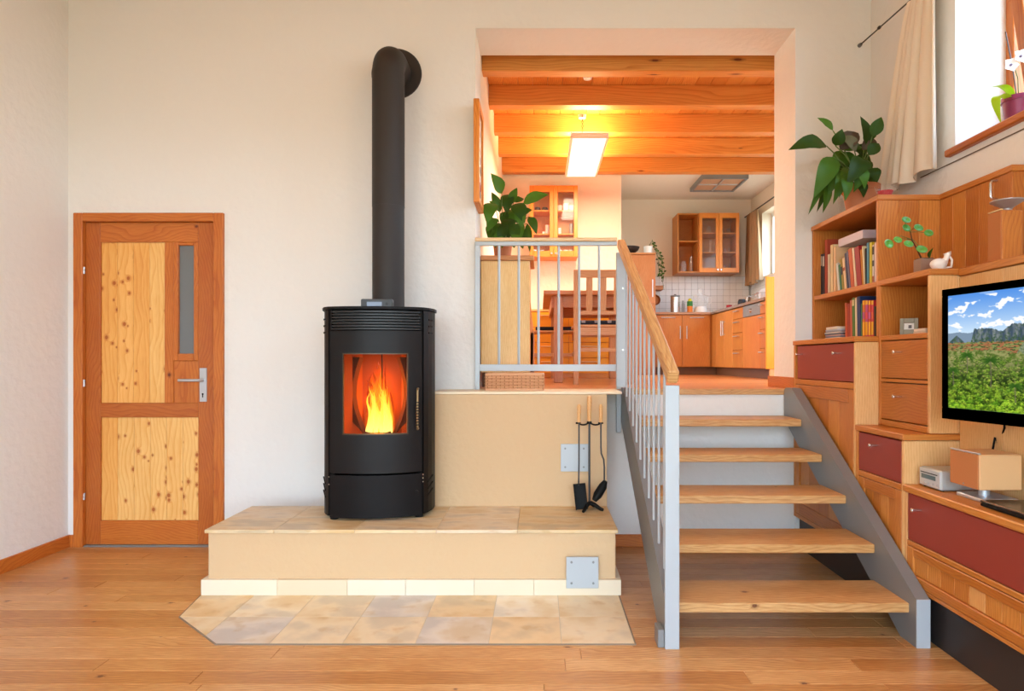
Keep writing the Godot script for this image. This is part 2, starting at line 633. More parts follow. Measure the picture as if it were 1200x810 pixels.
# ---------------------------------------------------------------- the room
func build_shell() -> void:
	# floor: a slab and its boards
	var fl := solo("floor", boxes([[XL - 0.2, XR + 0.3, -0.2, -0.022, BACK - 0.2, WBB]], 0.0), M.grout, "oak board floor of the living room", "floor", Vector3.ZERO, "", "structure")
	var row := 0
	var d := BACK + 0.02
	while d < WB - 0.005:
		var w := 0.102
		var d1 := minf(d + w, WB - 0.001)
		var x := XL
		while x < XR - 0.001:
			var len := rng.randf_range(0.9, 2.1)
			if x == XL:
				len = rng.randf_range(0.3, 1.9)
			var x1 := minf(x + len, XR)
			if XR - x1 < 0.3:
				x1 = XR
			var hidden := d > 3.32 and x > -1.68 and x1 < 0.38
			if not hidden:
				part(fl, "board", boxes([[x + 0.0006, x1 - 0.0006, -0.022, 0.0, d + 0.0006, d1 - 0.0006]], 0.0014, 0), pick("floor"))
			x = x1
		d = d1
		row += 1
	# stone tiles let into the floor before the hearth
	var edge := [Vector2(-1.70, 3.30), Vector2(-1.655, 3.02), Vector2(-1.343, 2.728), Vector2(0.40, 2.728), Vector2(0.40, 3.30)]
	var poly := PackedVector2Array(edge)
	var rim := mb()
	for k in 4:
		var a: Vector2 = edge[k]
		var b: Vector2 = edge[k + 1]
		rim.bar(Vector3(a.x, 0.001, -a.y), Vector3(b.x, 0.001, -b.y), 0.006, 0.008, 0.001)
	part(fl, "tile_edging", rim, hexm("8c7862", 0.6))
	part(fl, "grout_bed", tile_prism(poly, 0.0025), M.grout)
	for r in 2:
		for c in 7:
			var x0 := 0.3965 - 0.304 * (c + 1)
			var x1 := 0.3965 - 0.304 * c
			var y0 := 3.017 if r == 0 else 2.731
			var y1 := 3.297 if r == 0 else 3.017
			var cell := PackedVector2Array([Vector2(x0 + 0.0015, y0 + 0.0015), Vector2(x1 - 0.0015, y0 + 0.0015), Vector2(x1 - 0.0015, y1 - 0.0015), Vector2(x0 + 0.0015, y1 - 0.0015)])
			for piece in Geometry2D.intersect_polygons(cell, poly):
				var b := tile_prism(piece, 0.0045)
				part(fl, "stone_tile", b, pick("stone"))
	# walls
	var w: Material = M.plaster
	solo("wall_left", boxes([[XL - 0.2, XL, -0.2, CEIL, BACK - 0.2, WBB]], 0.0), w, "cream plaster wall beside the pine door", "wall", Vector3.ZERO, "", "structure")
	# the back wall, with the door and the opening to the upper room left out; the chimney breast stands before it
	var back := mb()
	back.bx(XL, -2.945, -0.2, CEIL, WB, WBB, 0.0)
	back.bx(-2.945, -1.997, 2.116, CEIL, WB, WBB, 0.0)
	back.bx(-1.997, XO, -0.2, CEIL, WB, WBB, 0.0)
	back.bx(XO, XJ, 3.291, CEIL, WB, WBB, 0.0)
	back.bx(XJ, 3.2, -0.2, CEIL, WB, WBB, 0.0)
	back.bx(XO, XJ, -0.2, PL - 0.035, WB + 0.01, WBB, 0.0)
	solo("wall_back", back, w, "plaster back wall with the stove, the door and the opening to the kitchen", "wall", Vector3.ZERO, "", "structure")
	# right wall with its deep window
	var wy0 := 2.24
	var wy1 := 3.5
	var wd0 := 1.7
	var wd1 := 3.326
	var right := mb()
	right.bx(XR, XR + 0.36, -0.2, wy0, BACK - 0.2, WBB, 0.0)
	right.bx(XR, XR + 0.36, wy1, CEIL, BACK - 0.2, WBB, 0.0)
	right.bx(XR, XR + 0.36, wy0, wy1, wd1, WBB, 0.0)
	right.bx(XR, XR + 0.36, wy0, wy1, 0.9, wd0, 0.0)
	right.bx(XR, XR + 0.36, wy0, wy1, BACK - 0.2, -0.9, 0.0)
	solo("wall_right", right, w, "plaster wall behind the stepped furniture with a deep window recess", "wall", Vector3.ZERO, "", "structure")
	for q in [[wd0, wd1, "tilted wooden window behind the orchid in the right wall"], [-0.9, 0.9, "wooden window further along the right wall"]]:
		var win := thing("window_1" if q[0] > 1.0 else "window_2", q[2], "window", Vector3(XR + 0.3, wy0, -(q[0] + q[1]) / 2), "", "structure")
		var x0 := XR + 0.255
		part(win, "frame", boxes([[x0, x0 + 0.07, wy0, wy0 + 0.06, q[0], q[1]], [x0, x0 + 0.07, wy1 - 0.06, wy1, q[0], q[1]], [x0, x0 + 0.07, wy0 + 0.06, wy1 - 0.06, q[1] - 0.055, q[1]], [x0, x0 + 0.07, wy0 + 0.06, wy1 - 0.06, q[0], q[0] + 0.055]], 0.004), M.larch)
		var sash := mb()
		var hingey := wy0 + 0.065
		sash.xf = Transform3D(Basis(Vector3.BACK, deg_to_rad(9.0 if q[0] > 1.0 else 0.0)), Vector3(x0 + 0.025, hingey, 0)) * Transform3D(Basis(), Vector3(-x0 - 0.025, -hingey, 0))
		var s0: float = q[0] + 0.06
		var s1: float = q[1] - (0.16 if q[0] > 1.0 else 0.06)
		var sy1 := wy1 - 0.065
		for z in [[hingey, hingey + 0.07, s0, s1], [sy1 - 0.07, sy1, s0, s1], [hingey + 0.07, sy1 - 0.07, s0, s0 + 0.07], [hingey + 0.07, sy1 - 0.07, s1 - 0.07, s1]]:
			sash.bx(x0 + 0.005, x0 + 0.05, z[0], z[1], z[2], z[3], 0.004)
		part(win, "sash", sash, M.larch)
		var pane := mb()
		pane.xf = sash.xf
		pane.bx(x0 + 0.024, x0 + 0.03, hingey + 0.066, sy1 - 0.066, s0 + 0.066, s1 - 0.066, 0.0)
		part(win, "pane", pane, M.glass)
		part(win, "sill", boxes([[XR - 0.03, x0 + 0.005, wy0 - 0.018, wy0 + 0.018, q[0] - 0.04, q[1] + 0.045]], 0.006, 2), M.larch_dark)
	# wall behind the camera, with its glazed front to the garden
	var gl := mb()
	var z0 := BACK - 0.2
	gl.bx(XL, XR, 2.75, CEIL, z0, BACK, 0.0)
	gl.bx(XL, XL + 0.3, -0.2, 2.75, z0, BACK, 0.0)
	gl.bx(XR - 0.3, XR, -0.2, 2.75, z0, BACK, 0.0)
	gl.bx(XL + 0.3, XR - 0.3, -0.2, 0.0, z0, BACK, 0.0)
	solo("wall_front", gl, w, "plaster wall behind the viewer with a wide glazed garden front", "wall", Vector3.ZERO, "", "structure")
	var gw := thing("window_3", "wide glazed garden front behind the viewer", "window", Vector3(0, 0, -BACK), "", "structure")
	var frm := mb()
	for k in 5:
		var x := lerpf(XL + 0.33, XR - 0.33, k / 4.0)
		frm.bx(x - 0.03, x + 0.03, 0.0, 2.75, BACK - 0.12, BACK - 0.06, 0.003)
	frm.bx(XL + 0.3, XR - 0.3, 2.69, 2.75, BACK - 0.12, BACK - 0.06, 0.003)
	frm.bx(XL + 0.3, XR - 0.3, 0.0, 0.06, BACK - 0.12, BACK - 0.06, 0.003)
	part(gw, "frame", frm, M.larch)
	for k in 4:
		part(gw, "pane", boxes([[lerpf(XL + 0.33, XR - 0.33, k / 4.0) + 0.03, lerpf(XL + 0.33, XR - 0.33, (k + 1) / 4.0) - 0.03, 0.06, 2.69, BACK - 0.093, BACK - 0.087]], 0.0), M.glass)
	solo("ceiling", boxes([[XL - 0.2, XR + 0.36, CEIL, CEIL + 0.2, BACK - 0.2, WBB]], 0.0), M.ceiling_wood, "stained wooden ceiling of the living room", "ceiling", Vector3.ZERO, "", "structure")
	# ---- upper room
	var up := solo("floor_001", boxes([[XO - 0.25, 3.1, PL - 0.2, PL - 0.025, WBB, 9.2], [XO, XJ, PL - 0.06, PL - 0.034, WB + 0.05, WBB]], 0.0), M.grout, "reddish board floor of the raised dining kitchen", "floor", Vector3.ZERO, "", "structure")
	d = WB - 0.008
	while d < 9.0:
		var d1 := d + 0.12
		var x := XO + 0.001
		var lim := XJ - 0.001 if d < WBB else 2.9
		if d1 > WBB and d < WBB:
			d1 = WBB
		while x < lim - 0.001:
			var x1 := minf(x + rng.randf_range(0.7, 1.9), lim)
			if lim - x1 < 0.25:
				x1 = lim
			part(up, "board", boxes([[x + 0.0006, x1 - 0.0006, PL - 0.034, PL, d + 0.0006, minf(d1, 9.0) - 0.0006]], 0.0015, 0), M.tread if d < WB else pick("floor_up"))
			x = x1
		d = d1
	solo("wall_dining_left", boxes([[XO - 0.2, XO, PL - 0.2, 3.5, WBB, 7.4]], 0.0), M.ochre, "cream wall left of the dining corner", "wall", Vector3.ZERO, "", "structure")
	solo("wall_dining_back", boxes([[XO - 0.2, 0.91, PL - 0.2, 3.5, 7.3, 7.42], [0.79, 0.91, PL - 0.2, 3.5, 8.24, 9.2], [0.79, 0.91, 3.15, 3.5, 7.42, 8.24], [0.79, 0.91, PL - 0.2, PL, 7.42, 8.24]], 0.0), M.ochre, "cream wall behind the dining table with the small glass cabinet", "wall", Vector3.ZERO, "", "structure")
	solo("wall_kitchen_back", boxes([[0.79, 3.1, PL - 0.2, 3.5, 9.0, 9.2]], 0.0), M.ochre, "pale kitchen wall behind the tiled worktop", "wall", Vector3.ZERO, "", "structure")
	var kr := mb()
	kr.bx(2.9, 3.1, PL - 0.2, 2.27, 6.5, 9.0, 0.0)
	kr.bx(2.9, 3.1, PL - 0.2, 1.3, WBB, 6.5, 0.0)
	kr.bx(2.9, 3.1, 3.1, 3.5, WBB, 9.0, 0.0)
	kr.bx(2.9, 3.1, 2.27, 3.1, 8.55, 9.0, 0.0)
	kr.bx(2.9, 3.1, 2.27, 3.1, 6.5, 7.0, 0.0)
	kr.bx(2.9, 3.1, 1.3, 3.1, WBB, 4.8, 0.0)
	solo("wall_kitchen_right", kr, M.ochre, "kitchen side wall with the curtained window", "wall", Vector3.ZERO, "", "structure")
	for q in [[7.0, 8.55, "bright kitchen window beside the tan curtain"], [4.8, 6.5, "second window in the side wall of the dining kitchen"]]:
		var kw := thing("window_4" if q[0] > 6.6 else "window_5", q[2], "window", Vector3(3.02, 2.27, -(q[0] + q[1]) / 2), "", "structure")
		var yb := 2.27 if q[0] > 6.6 else 1.3
		part(kw, "frame", boxes([[3.02, 3.07, yb, yb + 0.05, q[0], q[1]], [3.02, 3.07, 3.05, 3.1, q[0], q[1]], [3.02, 3.07, yb + 0.05, 3.05, q[0], q[0] + 0.05], [3.02, 3.07, yb + 0.05, 3.05, q[1] - 0.05, q[1]]], 0.003), M.white)
		part(kw, "pane", boxes([[3.04, 3.046, yb + 0.04, 3.06, q[0] + 0.04, q[1] - 0.04]], 0.0), M.glass)
	var td := thing("window_6", "tall glazed terrace door of the kitchen, round the corner behind the dining wall", "window", Vector3(0.85, PL, -7.83), "", "structure")
	part(td, "frame", boxes([[0.82, 0.88, PL, PL + 0.08, 7.42, 8.24], [0.82, 0.88, 3.08, 3.15, 7.42, 8.24], [0.82, 0.88, PL + 0.08, 3.08, 7.42, 7.48], [0.82, 0.88, PL + 0.08, 3.08, 8.18, 8.24]], 0.003), M.white)
	part(td, "pane", boxes([[0.847, 0.853, PL + 0.07, 3.09, 7.47, 8.19]], 0.0), M.glass)
	# ceiling of the upper room: boards on beams, then plaster over the kitchen
	var cu := solo("ceiling_001", boxes([[XO - 0.2, 3.1, 3.412, 3.5, WBB, 9.2], [XO - 0.2, 3.1, 3.39, 3.412, 7.21, 9.2]], 0.0), M.ochre, "kitchen ceiling, timber boards on beams in front and plaster behind", "ceiling", Vector3.ZERO, "", "structure")
	var x := XO
	while x < 2.9:
		var x1 := minf(x + 0.118, 2.9)
		part(cu, "board", boxes([[x + 0.001, x1 - 0.001, 3.39, 3.412, WBB, 7.2]], 0.003, 2), pick("ceil_plank"))
		x = x1
	for k in 5:
		var db := 4.64 + 0.62 * k
		var bm := mb()
		bm.su = 3.4
		bm.bx(XO, 2.9, 3.228, 3.389, db, db + 0.105, 0.004, 0)
		part(cu, "beam", bm, M.beam)
	# skirting boards
	solo("baseboard_left", boxes([[XL, XL + 0.018, 0.0, 0.078, BACK, WB]], 0.003), M.larch, "stained wooden baseboard along the left wall", "baseboard", Vector3.ZERO, "", "structure")
	solo("baseboard_back", boxes([[XL + 0.018, -2.946, 0.0, 0.078, WB - 0.018, WB], [0.40, F1 - 0.005, 0.0, 0.078, WB - 0.008, WB + 0.01]], 0.003), M.larch, "stained wooden baseboard on the back wall, beside the hearth and under the stairs", "baseboard", Vector3.ZERO, "", "structure")
	solo("baseboard_opening", boxes([[XJ - 0.012, XJ, PL, PL + 0.075, WB - 0.001, WBB + 0.1], [XJ - 0.012, 1.69, PL, PL + 0.075, WB - 0.014, WB]], 0.003), M.larch, "short wooden baseboard round the foot of the right opening jamb", "baseboard", Vector3.ZERO, "", "structure")

func tile_prism(poly: PackedVector2Array, h: float) -> MB:
	var b := mb()
	var pts := []
	for p in poly:
		pts.append(Vector3(p.x, -0.004, -p.y))
	b.prism(pts, Vector3(0, h + 0.004, 0))
	for i in b.t.size():
		b.t[i] = b.t[i] * 0.8 + Vector2(b.ou, b.ov)
	return b

# ---------------------------------------------------------------- door
func build_door() -> void:
	var dr := thing("door_1", "stained larch door with knotty pine panels, frosted slot window and lever handle", "door", Vector3(-2.47, 0, -WB), "", "structure")
	part(dr, "casing", boxes([[-2.945, -2.887, 0.0, 2.116, WB - 0.02, WB + 0.1], [-2.060, -1.997, 0.0, 2.116, WB - 0.02, WB + 0.1], [-2.887, -2.060, 2.062, 2.116, WB - 0.02, WB + 0.1]], 0.004), M.larch)
	var q := func(px: float) -> float: return (px - 632.0) * WB / F
	var f := WB + 0.012
	var g := WB + 0.052
	var lf := part(dr, "leaf", boxes([[-2.886, q.call(116), 0.012, 2.061, f, g], [q.call(231), -2.061, 0.012, 2.061, f, g]], 0.003), M.larch_dark)
	part(lf, "rail", boxes([[q.call(116), q.call(231), 1.935, 2.061, f, g]], 0.003), M.larch)
	part(lf, "rail", boxes([[q.call(116), q.call(231), 0.82, 0.912, f, g]], 0.003), M.larch_dark)
	part(lf, "rail", boxes([[q.call(116), q.call(231), 0.012, 0.163, f, g]], 0.003), M.larch)
	part(lf, "stile", boxes([[q.call(191.4), q.call(202), 0.912, 1.935, f, g]], 0.003), M.larch)
	part(lf, "lock_panel", boxes([[q.call(202), q.call(231), 0.912, 1.18, f + 0.008, g]], 0.002, 1), M.larch)
	for k in 4:
		part(lf, "panel_board", boxes([[lerpf(q.call(116), q.call(191.4), k / 4.0) + 0.0005, lerpf(q.call(116), q.call(191.4), (k + 1) / 4.0) - 0.0005, 0.912, 1.935, f + 0.012, g]], 0.0012, 1), pick("pine"))
	for k in 6:
		part(lf, "panel_board", boxes([[lerpf(q.call(116), q.call(231), k / 6.0) + 0.0005, lerpf(q.call(116), q.call(231), (k + 1) / 6.0) - 0.0005, 0.163, 0.82, f + 0.012, g]], 0.0012, 1), pick("pine"))
	var x0: float = q.call(202)
	var x1: float = q.call(231)
	part(lf, "glazing_bead", boxes([[x0, x0 + 0.03, 1.18, 1.935, f - 0.003, g], [x1 - 0.028, x1, 1.18, 1.935, f - 0.003, g], [x0 + 0.03, x1 - 0.028, 1.18, 1.226, f - 0.006, g], [x0 + 0.03, x1 - 0.028, 1.915, 1.935, f - 0.003, g]], 0.004), M.larch)
	part(lf, "frosted_pane", boxes([[x0 + 0.03, x1 - 0.028, 1.226, 1.915, f + 0.018, f + 0.026]], 0.0), hexm("73787a", 0.35))
	var pl := part(lf, "handle_plate", boxes([[q.call(233.2), q.call(241.7), ht(471, WB), ht(431.5, WB), f - 0.008, f + 0.001]], 0.003), M.alu)
	var lv := mb()
	var hy := ht(445.7, WB)
	var hx: float = q.call(237.2)
	lv.tube([Vector3(hx, hy, -f), Vector3(hx, hy, -f + 0.035), Vector3(hx - 0.008, hy, -f + 0.047), Vector3(hx - 0.03, hy, -f + 0.05), Vector3(q.call(212.7), hy, -f + 0.05)], 0.0095, 12)
	part(pl, "lever", lv, M.alu)
	var kh := mb()
	kh.cyl(Vector3(hx, ht(462, WB), -f + 0.006), Vector3(hx, ht(462, WB), -f + 0.0095), 0.006)
	kh.bx(hx - 0.003, hx + 0.003, ht(466, WB), ht(462, WB), f - 0.0095, f - 0.006, 0.0)
	part(pl, "keyhole", kh, M.black)
	for y in [317.0, 449.0, 582.0]:
		var hg := mb()
		hg.cyl(Vector3(-2.889, ht(y + 4, WB), -f + 0.012), Vector3(-2.889, ht(y - 4, WB), -f + 0.012), 0.008)
		part(dr, "hinge", hg, M.alu)
	part(dr, "threshold", boxes([[-2.886, -2.061, 0.0, 0.012, WB - 0.01, WB + 0.06]], 0.002), M.steel_dark)
	part(dr, "back_panel", boxes([[-2.945, -1.997, 0.0, 2.116, WB + 0.1, WB + 0.13]], 0.0), M.larch_dark)

# ---------------------------------------------------------------- hearth
func build_hearth() -> void:
	var x0 := -1.685
	var x1 := 0.397
	var he := thing("hearth", "low beige hearth bench with stone slab top under the black stove", "hearth", Vector3(-0.65, 0, -3.57))
	part(he, "body", boxes([[x0 + 0.014, x1 - 0.012, 0.0, 0.312, 3.316, WA - 0.002], [-1.17, x1 - 0.012, 0.0, 0.312, WA - 0.002, WB - 0.002]], 0.003), M.clad)
	var cuts := [x0, -1.335, -0.93, -0.52, -0.11, x1]
	for k in 5:
		for r in 2:
			var b := boxes([[cuts[k] + 0.0007, cuts[k + 1] - 0.0007, 0.312, 0.33, 3.304 if r == 0 else 3.551, 3.5496 if r == 0 else WA]], 0.002, 0)
			b.su = 0.5
			part(he, "top_slab", b, pick("stone_top"))
	part(he, "top_slab", boxes([[-1.175, -0.627, 0.312, 0.33, WA + 0.001, WB - 0.002]], 0.002, 0), pick("stone_top"))
	var ed := [x0 - 0.012, -1.314, -0.963, -0.671, -0.327, -0.027, x1 + 0.014]
	for k in 6:
		part(he, "skirting_tile", boxes([[ed[k] + 0.0006, ed[k + 1] - 0.0006, 0.004, 0.082, 3.293, 3.316]], 0.0015, 0), pick("cream_stone"))
	part(he, "skirting_tile", boxes([[x1 - 0.012, x1 + 0.014, 0.004, 0.082, 3.3165, WA]], 0.0015), pick("cream_stone"))
	part(he, "skirting_tile", boxes([[x0 - 0.012, x0 + 0.014, 0.004, 0.082, 3.3165, WA]], 0.0015), pick("cream_stone"))
	plate(he, 0.135, 0.296, 0.042, 0.199, 3.285, "inspection_plate")
	# the panelled block behind it, its cap level with the upper floor
	var hp := thing("fire_surround", "tall beige fire surround with pale stone cap beside the stove", "surround", Vector3(-0.12, 0.33, -WA))
	part(hp, "panel", boxes([[-0.625, 0.395, 0.33, 0.984, WA - 0.014, WB - 0.002]], 0.002), M.clad)
	part(hp, "cap", boxes([[-0.625, XO, 0.985, 1.0, WA - 0.018, WB - 0.002], [XO, 0.482, 0.985, 1.0, WA - 0.018, WB - 0.009]], 0.003), hexm("f3dfbc", 0.5))
	plate(hp, 0.125, 0.285, 0.535, 0.695, WA - 0.021, "inspection_plate")

func plate(parent: Node, x0: float, x1: float, y0: float, y1: float, d: float, called: String) -> void:
	var p := part(parent, called, boxes([[x0, x1, y0, y1, d, d + 0.007]], 0.002), M.steel)
	for sx in [x0 + 0.026, x1 - 0.026]:
		for sy in [y0 + 0.026, y1 - 0.026]:
			var b := mb()
			b.cyl(Vector3(sx, sy, -d + 0.003), Vector3(sx, sy, -d), 0.006, 0.006, 10)
			part(p, "screw", b, M.steel_dark)

# ---------------------------------------------------------------- stove
const SX := -0.890
func arc_f(x: float) -> float:     # how far the bowed front stands before the stove's rear
	return 0.300 + 0.058 * (1.0 - pow(x / 0.245, 2))

func arc_n(x: float) -> Vector3:
	return Vector3(0.116 * x / (0.245 * 0.245), 0, 1).normalized()

func bowed(b: MB, x0: float, x1: float, y0: float, y1: float, off: float, th: float, seg := 12) -> void:
	var rear := -3.835
	for k in seg:
		var a := lerpf(x0, x1, float(k) / seg)
		var c := lerpf(x0, x1, float(k + 1) / seg)
		var pa := Vector3(SX + a, 0, rear + arc_f(a) + off)
		var pc := Vector3(SX + c, 0, rear + arc_f(c) + off)
		var na := arc_n(a)
		var nc := arc_n(c)
		var u0 := Vector3(0, y0, 0)
		var u1 := Vector3(0, y1, 0)
		b.quads(pa + u0, pc + u0, pc + u1, pa + u1, na, nc, nc, na)
		var ba := pa - na * th
		var bc := pc - nc * th
		b.quads(ba + u0, bc + u0, bc + u1, ba + u1, -na, -nc, -nc, -na)
		b.quad(pa + u1, pc + u1, bc + u1, ba + u1, Vector3.UP)
		b.quad(pa + u0, pc + u0, bc + u0, ba + u0, Vector3.DOWN)
		if k == 0:
			b.quad(pa + u0, pa + u1, ba + u1, ba + u0, Vector3.LEFT)
		if k == seg - 1:
			b.quad(pc + u0, pc + u1, bc + u1, bc + u0, Vector3.RIGHT)

func build_stove() -> void:
	var rear := -3.835
	var st := thing("stove", "tall black pellet stove with a bowed front and burning fire on the stone hearth", "stove", Vector3(SX, 0.33, -3.66))
	var y0 := 0.352
	var y1 := 1.468
	# side shells and rear, open in front
	var out := [Vector2(0.252, 0.298), Vector2(0.274, 0.262), Vector2(0.290, 0.215), Vector2(0.299, 0.165), Vector2(0.302, 0.11), Vector2(0.30, 0.065), Vector2(0.27, 0.035), Vector2(0.25, 0.02), Vector2(0.25, -0.252)]
	for sg in [-1.0, 1.0]:
		var pts := []
		for p in out:
			pts.append(Vector3(SX + sg * p.x, y0, rear + p.y))
		for k in range(out.size() - 1, -1, -1):
			pts.append(Vector3(SX + sg * (out[k].x - 0.012), y0, rear + out[k].y * 0.97 - 0.002))
		var b := mb()
		b.prism(pts, Vector3(0, y1 - y0 - 0.016, 0))
		var side := part(st, "side_panel", b, M.stove)
		for k in 3:
			var s1 := mb()
			var yy := 1.405 - k * 0.036
			s1.xf = Transform3D(Basis(Vector3.UP, -sg * 0.36), Vector3(SX + sg * 0.2842, yy, rear + 0.24))
			s1.box(Vector3.ZERO, Vector3(0.005, 0.009, 0.045), 0.001)
			part(side, "vent_slot", s1, M.black)
			var s2 := mb()
			s2.xf = Transform3D(Basis(Vector3.UP, -sg * 0.36) * Basis(Vector3.RIGHT, 0.42), Vector3(SX + sg * 0.2842, 0.532 - k * 0.036, rear + 0.24))
			s2.box(Vector3.ZERO, Vector3(0.005, 0.007, 0.07), 0.001)
			part(side, "vent_slot", s2, M.black)
	part(st, "carcass", boxes([[SX - 0.25, SX + 0.25, y0, y1 - 0.02, 4.078, 4.088], [SX - 0.245, SX + 0.245, y0 + 0.01, y0 + 0.03, 3.56, 4.078], [SX - 0.245, SX - 0.225, y0 + 0.03, y1 - 0.02, 3.56, 4.078], [SX + 0.225, SX + 0.245, y0 + 0.03, y1 - 0.02, 3.56, 4.078], [SX - 0.225, SX + 0.225, 1.30, 1.312, 3.54, 3.825], [SX - 0.225, SX + 0.225, 0.70, 0.715, 3.54, 3.825]], 0.001), M.black)
	# top plate with rounded corners and a bowed front
	var top := []
	for k in 13:
		var x := lerpf(-0.252, 0.252, k / 12.0)
		top.append(Vector3(SX + x, y1 - 0.013, rear + arc_f(x * 0.97) + 0.012))
	for p in [Vector2(0.281, 0.27), Vector2(0.304, 0.2), Vector2(0.312, 0.12), Vector2(0.308, 0.06), Vector2(0.26, 0.025), Vector2(0.255, -0.25), Vector2(-0.255, -0.25), Vector2(-0.26, 0.025), Vector2(-0.308, 0.06), Vector2(-0.312, 0.12), Vector2(-0.304, 0.2), Vector2(-0.281, 0.27)]:
		top.append(Vector3(SX + p.x, y1 - 0.013, rear + p.y))
	var tb := mb()
	tb.prism(top, Vector3(0, 0.014, 0))
	part(st, "top_plate", tb, M.stove)
	# air grille
	var gr := mb()
	bowed(gr, -0.243, 0.243, 1.345, 1.452, -0.018, 0.01)
	bowed(gr, -0.243, -0.233, 1.345, 1.452, 0.0, 0.018, 2)
	bowed(gr, 0.233, 0.243, 1.345, 1.452, 0.0, 0.018, 2)
	var grille := part(st, "air_grille", gr, M.black)
	for k in 7:
		var b := mb()
		bowed(b, -0.233, 0.233, 1.347 + k * 0.0152, 1.3545 + k * 0.0152, 0.0, 0.016)
		part(grille, "slat", b, M.slat)
	# door with its window
	var wx := 0.172
	var wy0 := 0.787
	var wy1 := 1.221
	var db := mb()
	bowed(db, -0.243, -wx, 0.582, 1.341, 0.002, 0.02, 5)
	bowed(db, wx, 0.243, 0.582, 1.341, 0.002, 0.02, 5)
	bowed(db, -wx, wx, 0.582, wy0, 0.002, 0.02, 10)
	bowed(db, -wx, wx, wy1, 1.341, 0.002, 0.02, 10)
	var door := part(st, "door", db, M.stove_door)
	var gl := mb()
	bowed(gl, -wx - 0.005, wx + 0.005, wy0 - 0.005, wy1 + 0.005, -0.006, 0.004, 10)
	var wg := glass(0.004, Color(1, 0.8, 0.6))
	wg.metallic_specular = 0.03
	part(door, "window_glass", gl, wg)
	var tr := mb()
	bowed(tr, -wx, wx, wy0, wy0 + 0.007, 0.003, 0.008, 10)
	bowed(tr, -wx, -wx + 0.006, wy0, wy1, 0.003, 0.008, 2)
	bowed(tr, wx - 0.006, wx, wy0, wy1, 0.003, 0.008, 2)
	bowed(tr, -wx, wx, wy1 - 0.006, wy1, 0.003, 0.008, 10)
	part(door, "window_trim", tr, hexm("4a3a26", 0.35, 0.4))
	var hb := mb()
	var hx := SX + 0.222
	var hz := rear + arc_f(0.222) + 0.03
	hb.tube([Vector3(hx, 1.03, hz - 0.032), Vector3(hx, 1.03, hz), Vector3(hx, 1.01, hz + 0.004), Vector3(hx, 0.83, hz + 0.004), Vector3(hx, 0.815, hz), Vector3(hx, 0.815, hz - 0.032)], 0.0065, 10)
	var hd := part(door, "handle", hb, hexm("8a7350", 0.3, 0.7))
	for k in 9:
		var b := mb()
		b.cyl(Vector3(hx, 0.835 + k * 0.015, hz + 0.004), Vector3(hx, 0.841 + k * 0.015, hz + 0.004), 0.0095, 0.0095, 12)
		part(hd, "grip_ring", b, M.stove)
	# lower panel
	var lp := mb()
	bowed(lp, -0.243, 0.243, 0.345, 0.572, 0.002, 0.014)
	part(st, "lower_panel", lp, M.stove)
	var kb := mb()
	kb.cyl(Vector3(SX + 0.215, 0.475, rear + arc_f(0.215)), Vector3(SX + 0.215, 0.475, rear + arc_f(0.215) + 0.012), 0.009)
	part(st, "lock", kb, M.black)
	for q in [[-0.2475, 0.56], [-0.2475, 0.52], [0.2475, 0.565], [0.2475, 0.545], [0.2475, 0.525]]:
		var b := mb()
		b.ball(Vector3(SX + q[0], q[1], rear + 0.301), Vector3(0.004, 0.004, 0.004), 8, 6)
		part(st, "screw", b, M.chrome)
	for q in [[-0.225, 0.27], [0.225, 0.27], [-0.25, 0.05], [0.25, 0.05]]:
		var b := mb()
		b.cyl(Vector3(SX + q[0], 0.33, rear + q[1]), Vector3(SX + q[0], y0 + 0.012, rear + q[1]), 0.022, 0.022, 14)
		part(st, "foot", b, M.black)
	# firebox: two angled refractory cheeks, rear, floor
	st.rotation.y = deg_to_rad(6.0)
	var fire := hexm("6a2c0e", 0.9)
	var fb := mb()
	var ya := 0.762
	var yb := 1.26
	var zb := rear + 0.07
	var zf := rear + 0.295
	var xs := 0.2
	for sg in [-1.0, 1.0]:
		fb.quad(Vector3(SX + sg * xs, ya, zf), Vector3(SX + sg * 0.11, ya, zb), Vector3(SX + sg * 0.11, yb, zb), Vector3(SX + sg * xs, yb, zf), Vector3(-sg, 0, 0.4).normalized())
	fb.quad(Vector3(SX - 0.115, ya, zb), Vector3(SX + 0.115, ya, zb), Vector3(SX + 0.115, yb, zb), Vector3(SX - 0.115, yb, zb), Vector3.BACK)
	fb.quad(Vector3(SX - xs, ya, zf), Vector3(SX + xs, ya, zf), Vector3(SX + 0.115, ya, zb), Vector3(SX - 0.115, ya, zb), Vector3.UP)
	fb.quad(Vector3(SX - xs, yb, zf), Vector3(SX + xs, yb, zf), Vector3(SX + 0.115, yb, zb), Vector3(SX - 0.115, yb, zb), Vector3.DOWN)
	var box := part(st, "firebox", fb, fire)
	part(box, "seam", boxes([[SX - 0.0035, SX + 0.0035, 1.0, yb, -zb - 0.004, -zb]], 0.0), M.black)
	for sg in [-1.0, 1.0]:
		var ck := mb()
		var prev := []
		for k in 7:
			var s := k / 6.0
			var bulge := sin(s * PI) * 0.05
			prev.append(Vector3(SX + sg * (0.07 + bulge + s * 0.02), lerpf(ya + 0.012, yb - 0.06, s), zb + 0.075))
		prev.append(Vector3(SX + sg * 0.175, yb - 0.06, zb + 0.075))
		prev.append(Vector3(SX + sg * 0.175, ya + 0.13, zb + 0.075))
		ck.prism(prev, Vector3(sg * 0.02, 0, 0.02))
		part(box, "flame_guide", ck, hexm("4a1c08", 0.9))
	# burning pot and flames
	var pot := mb()
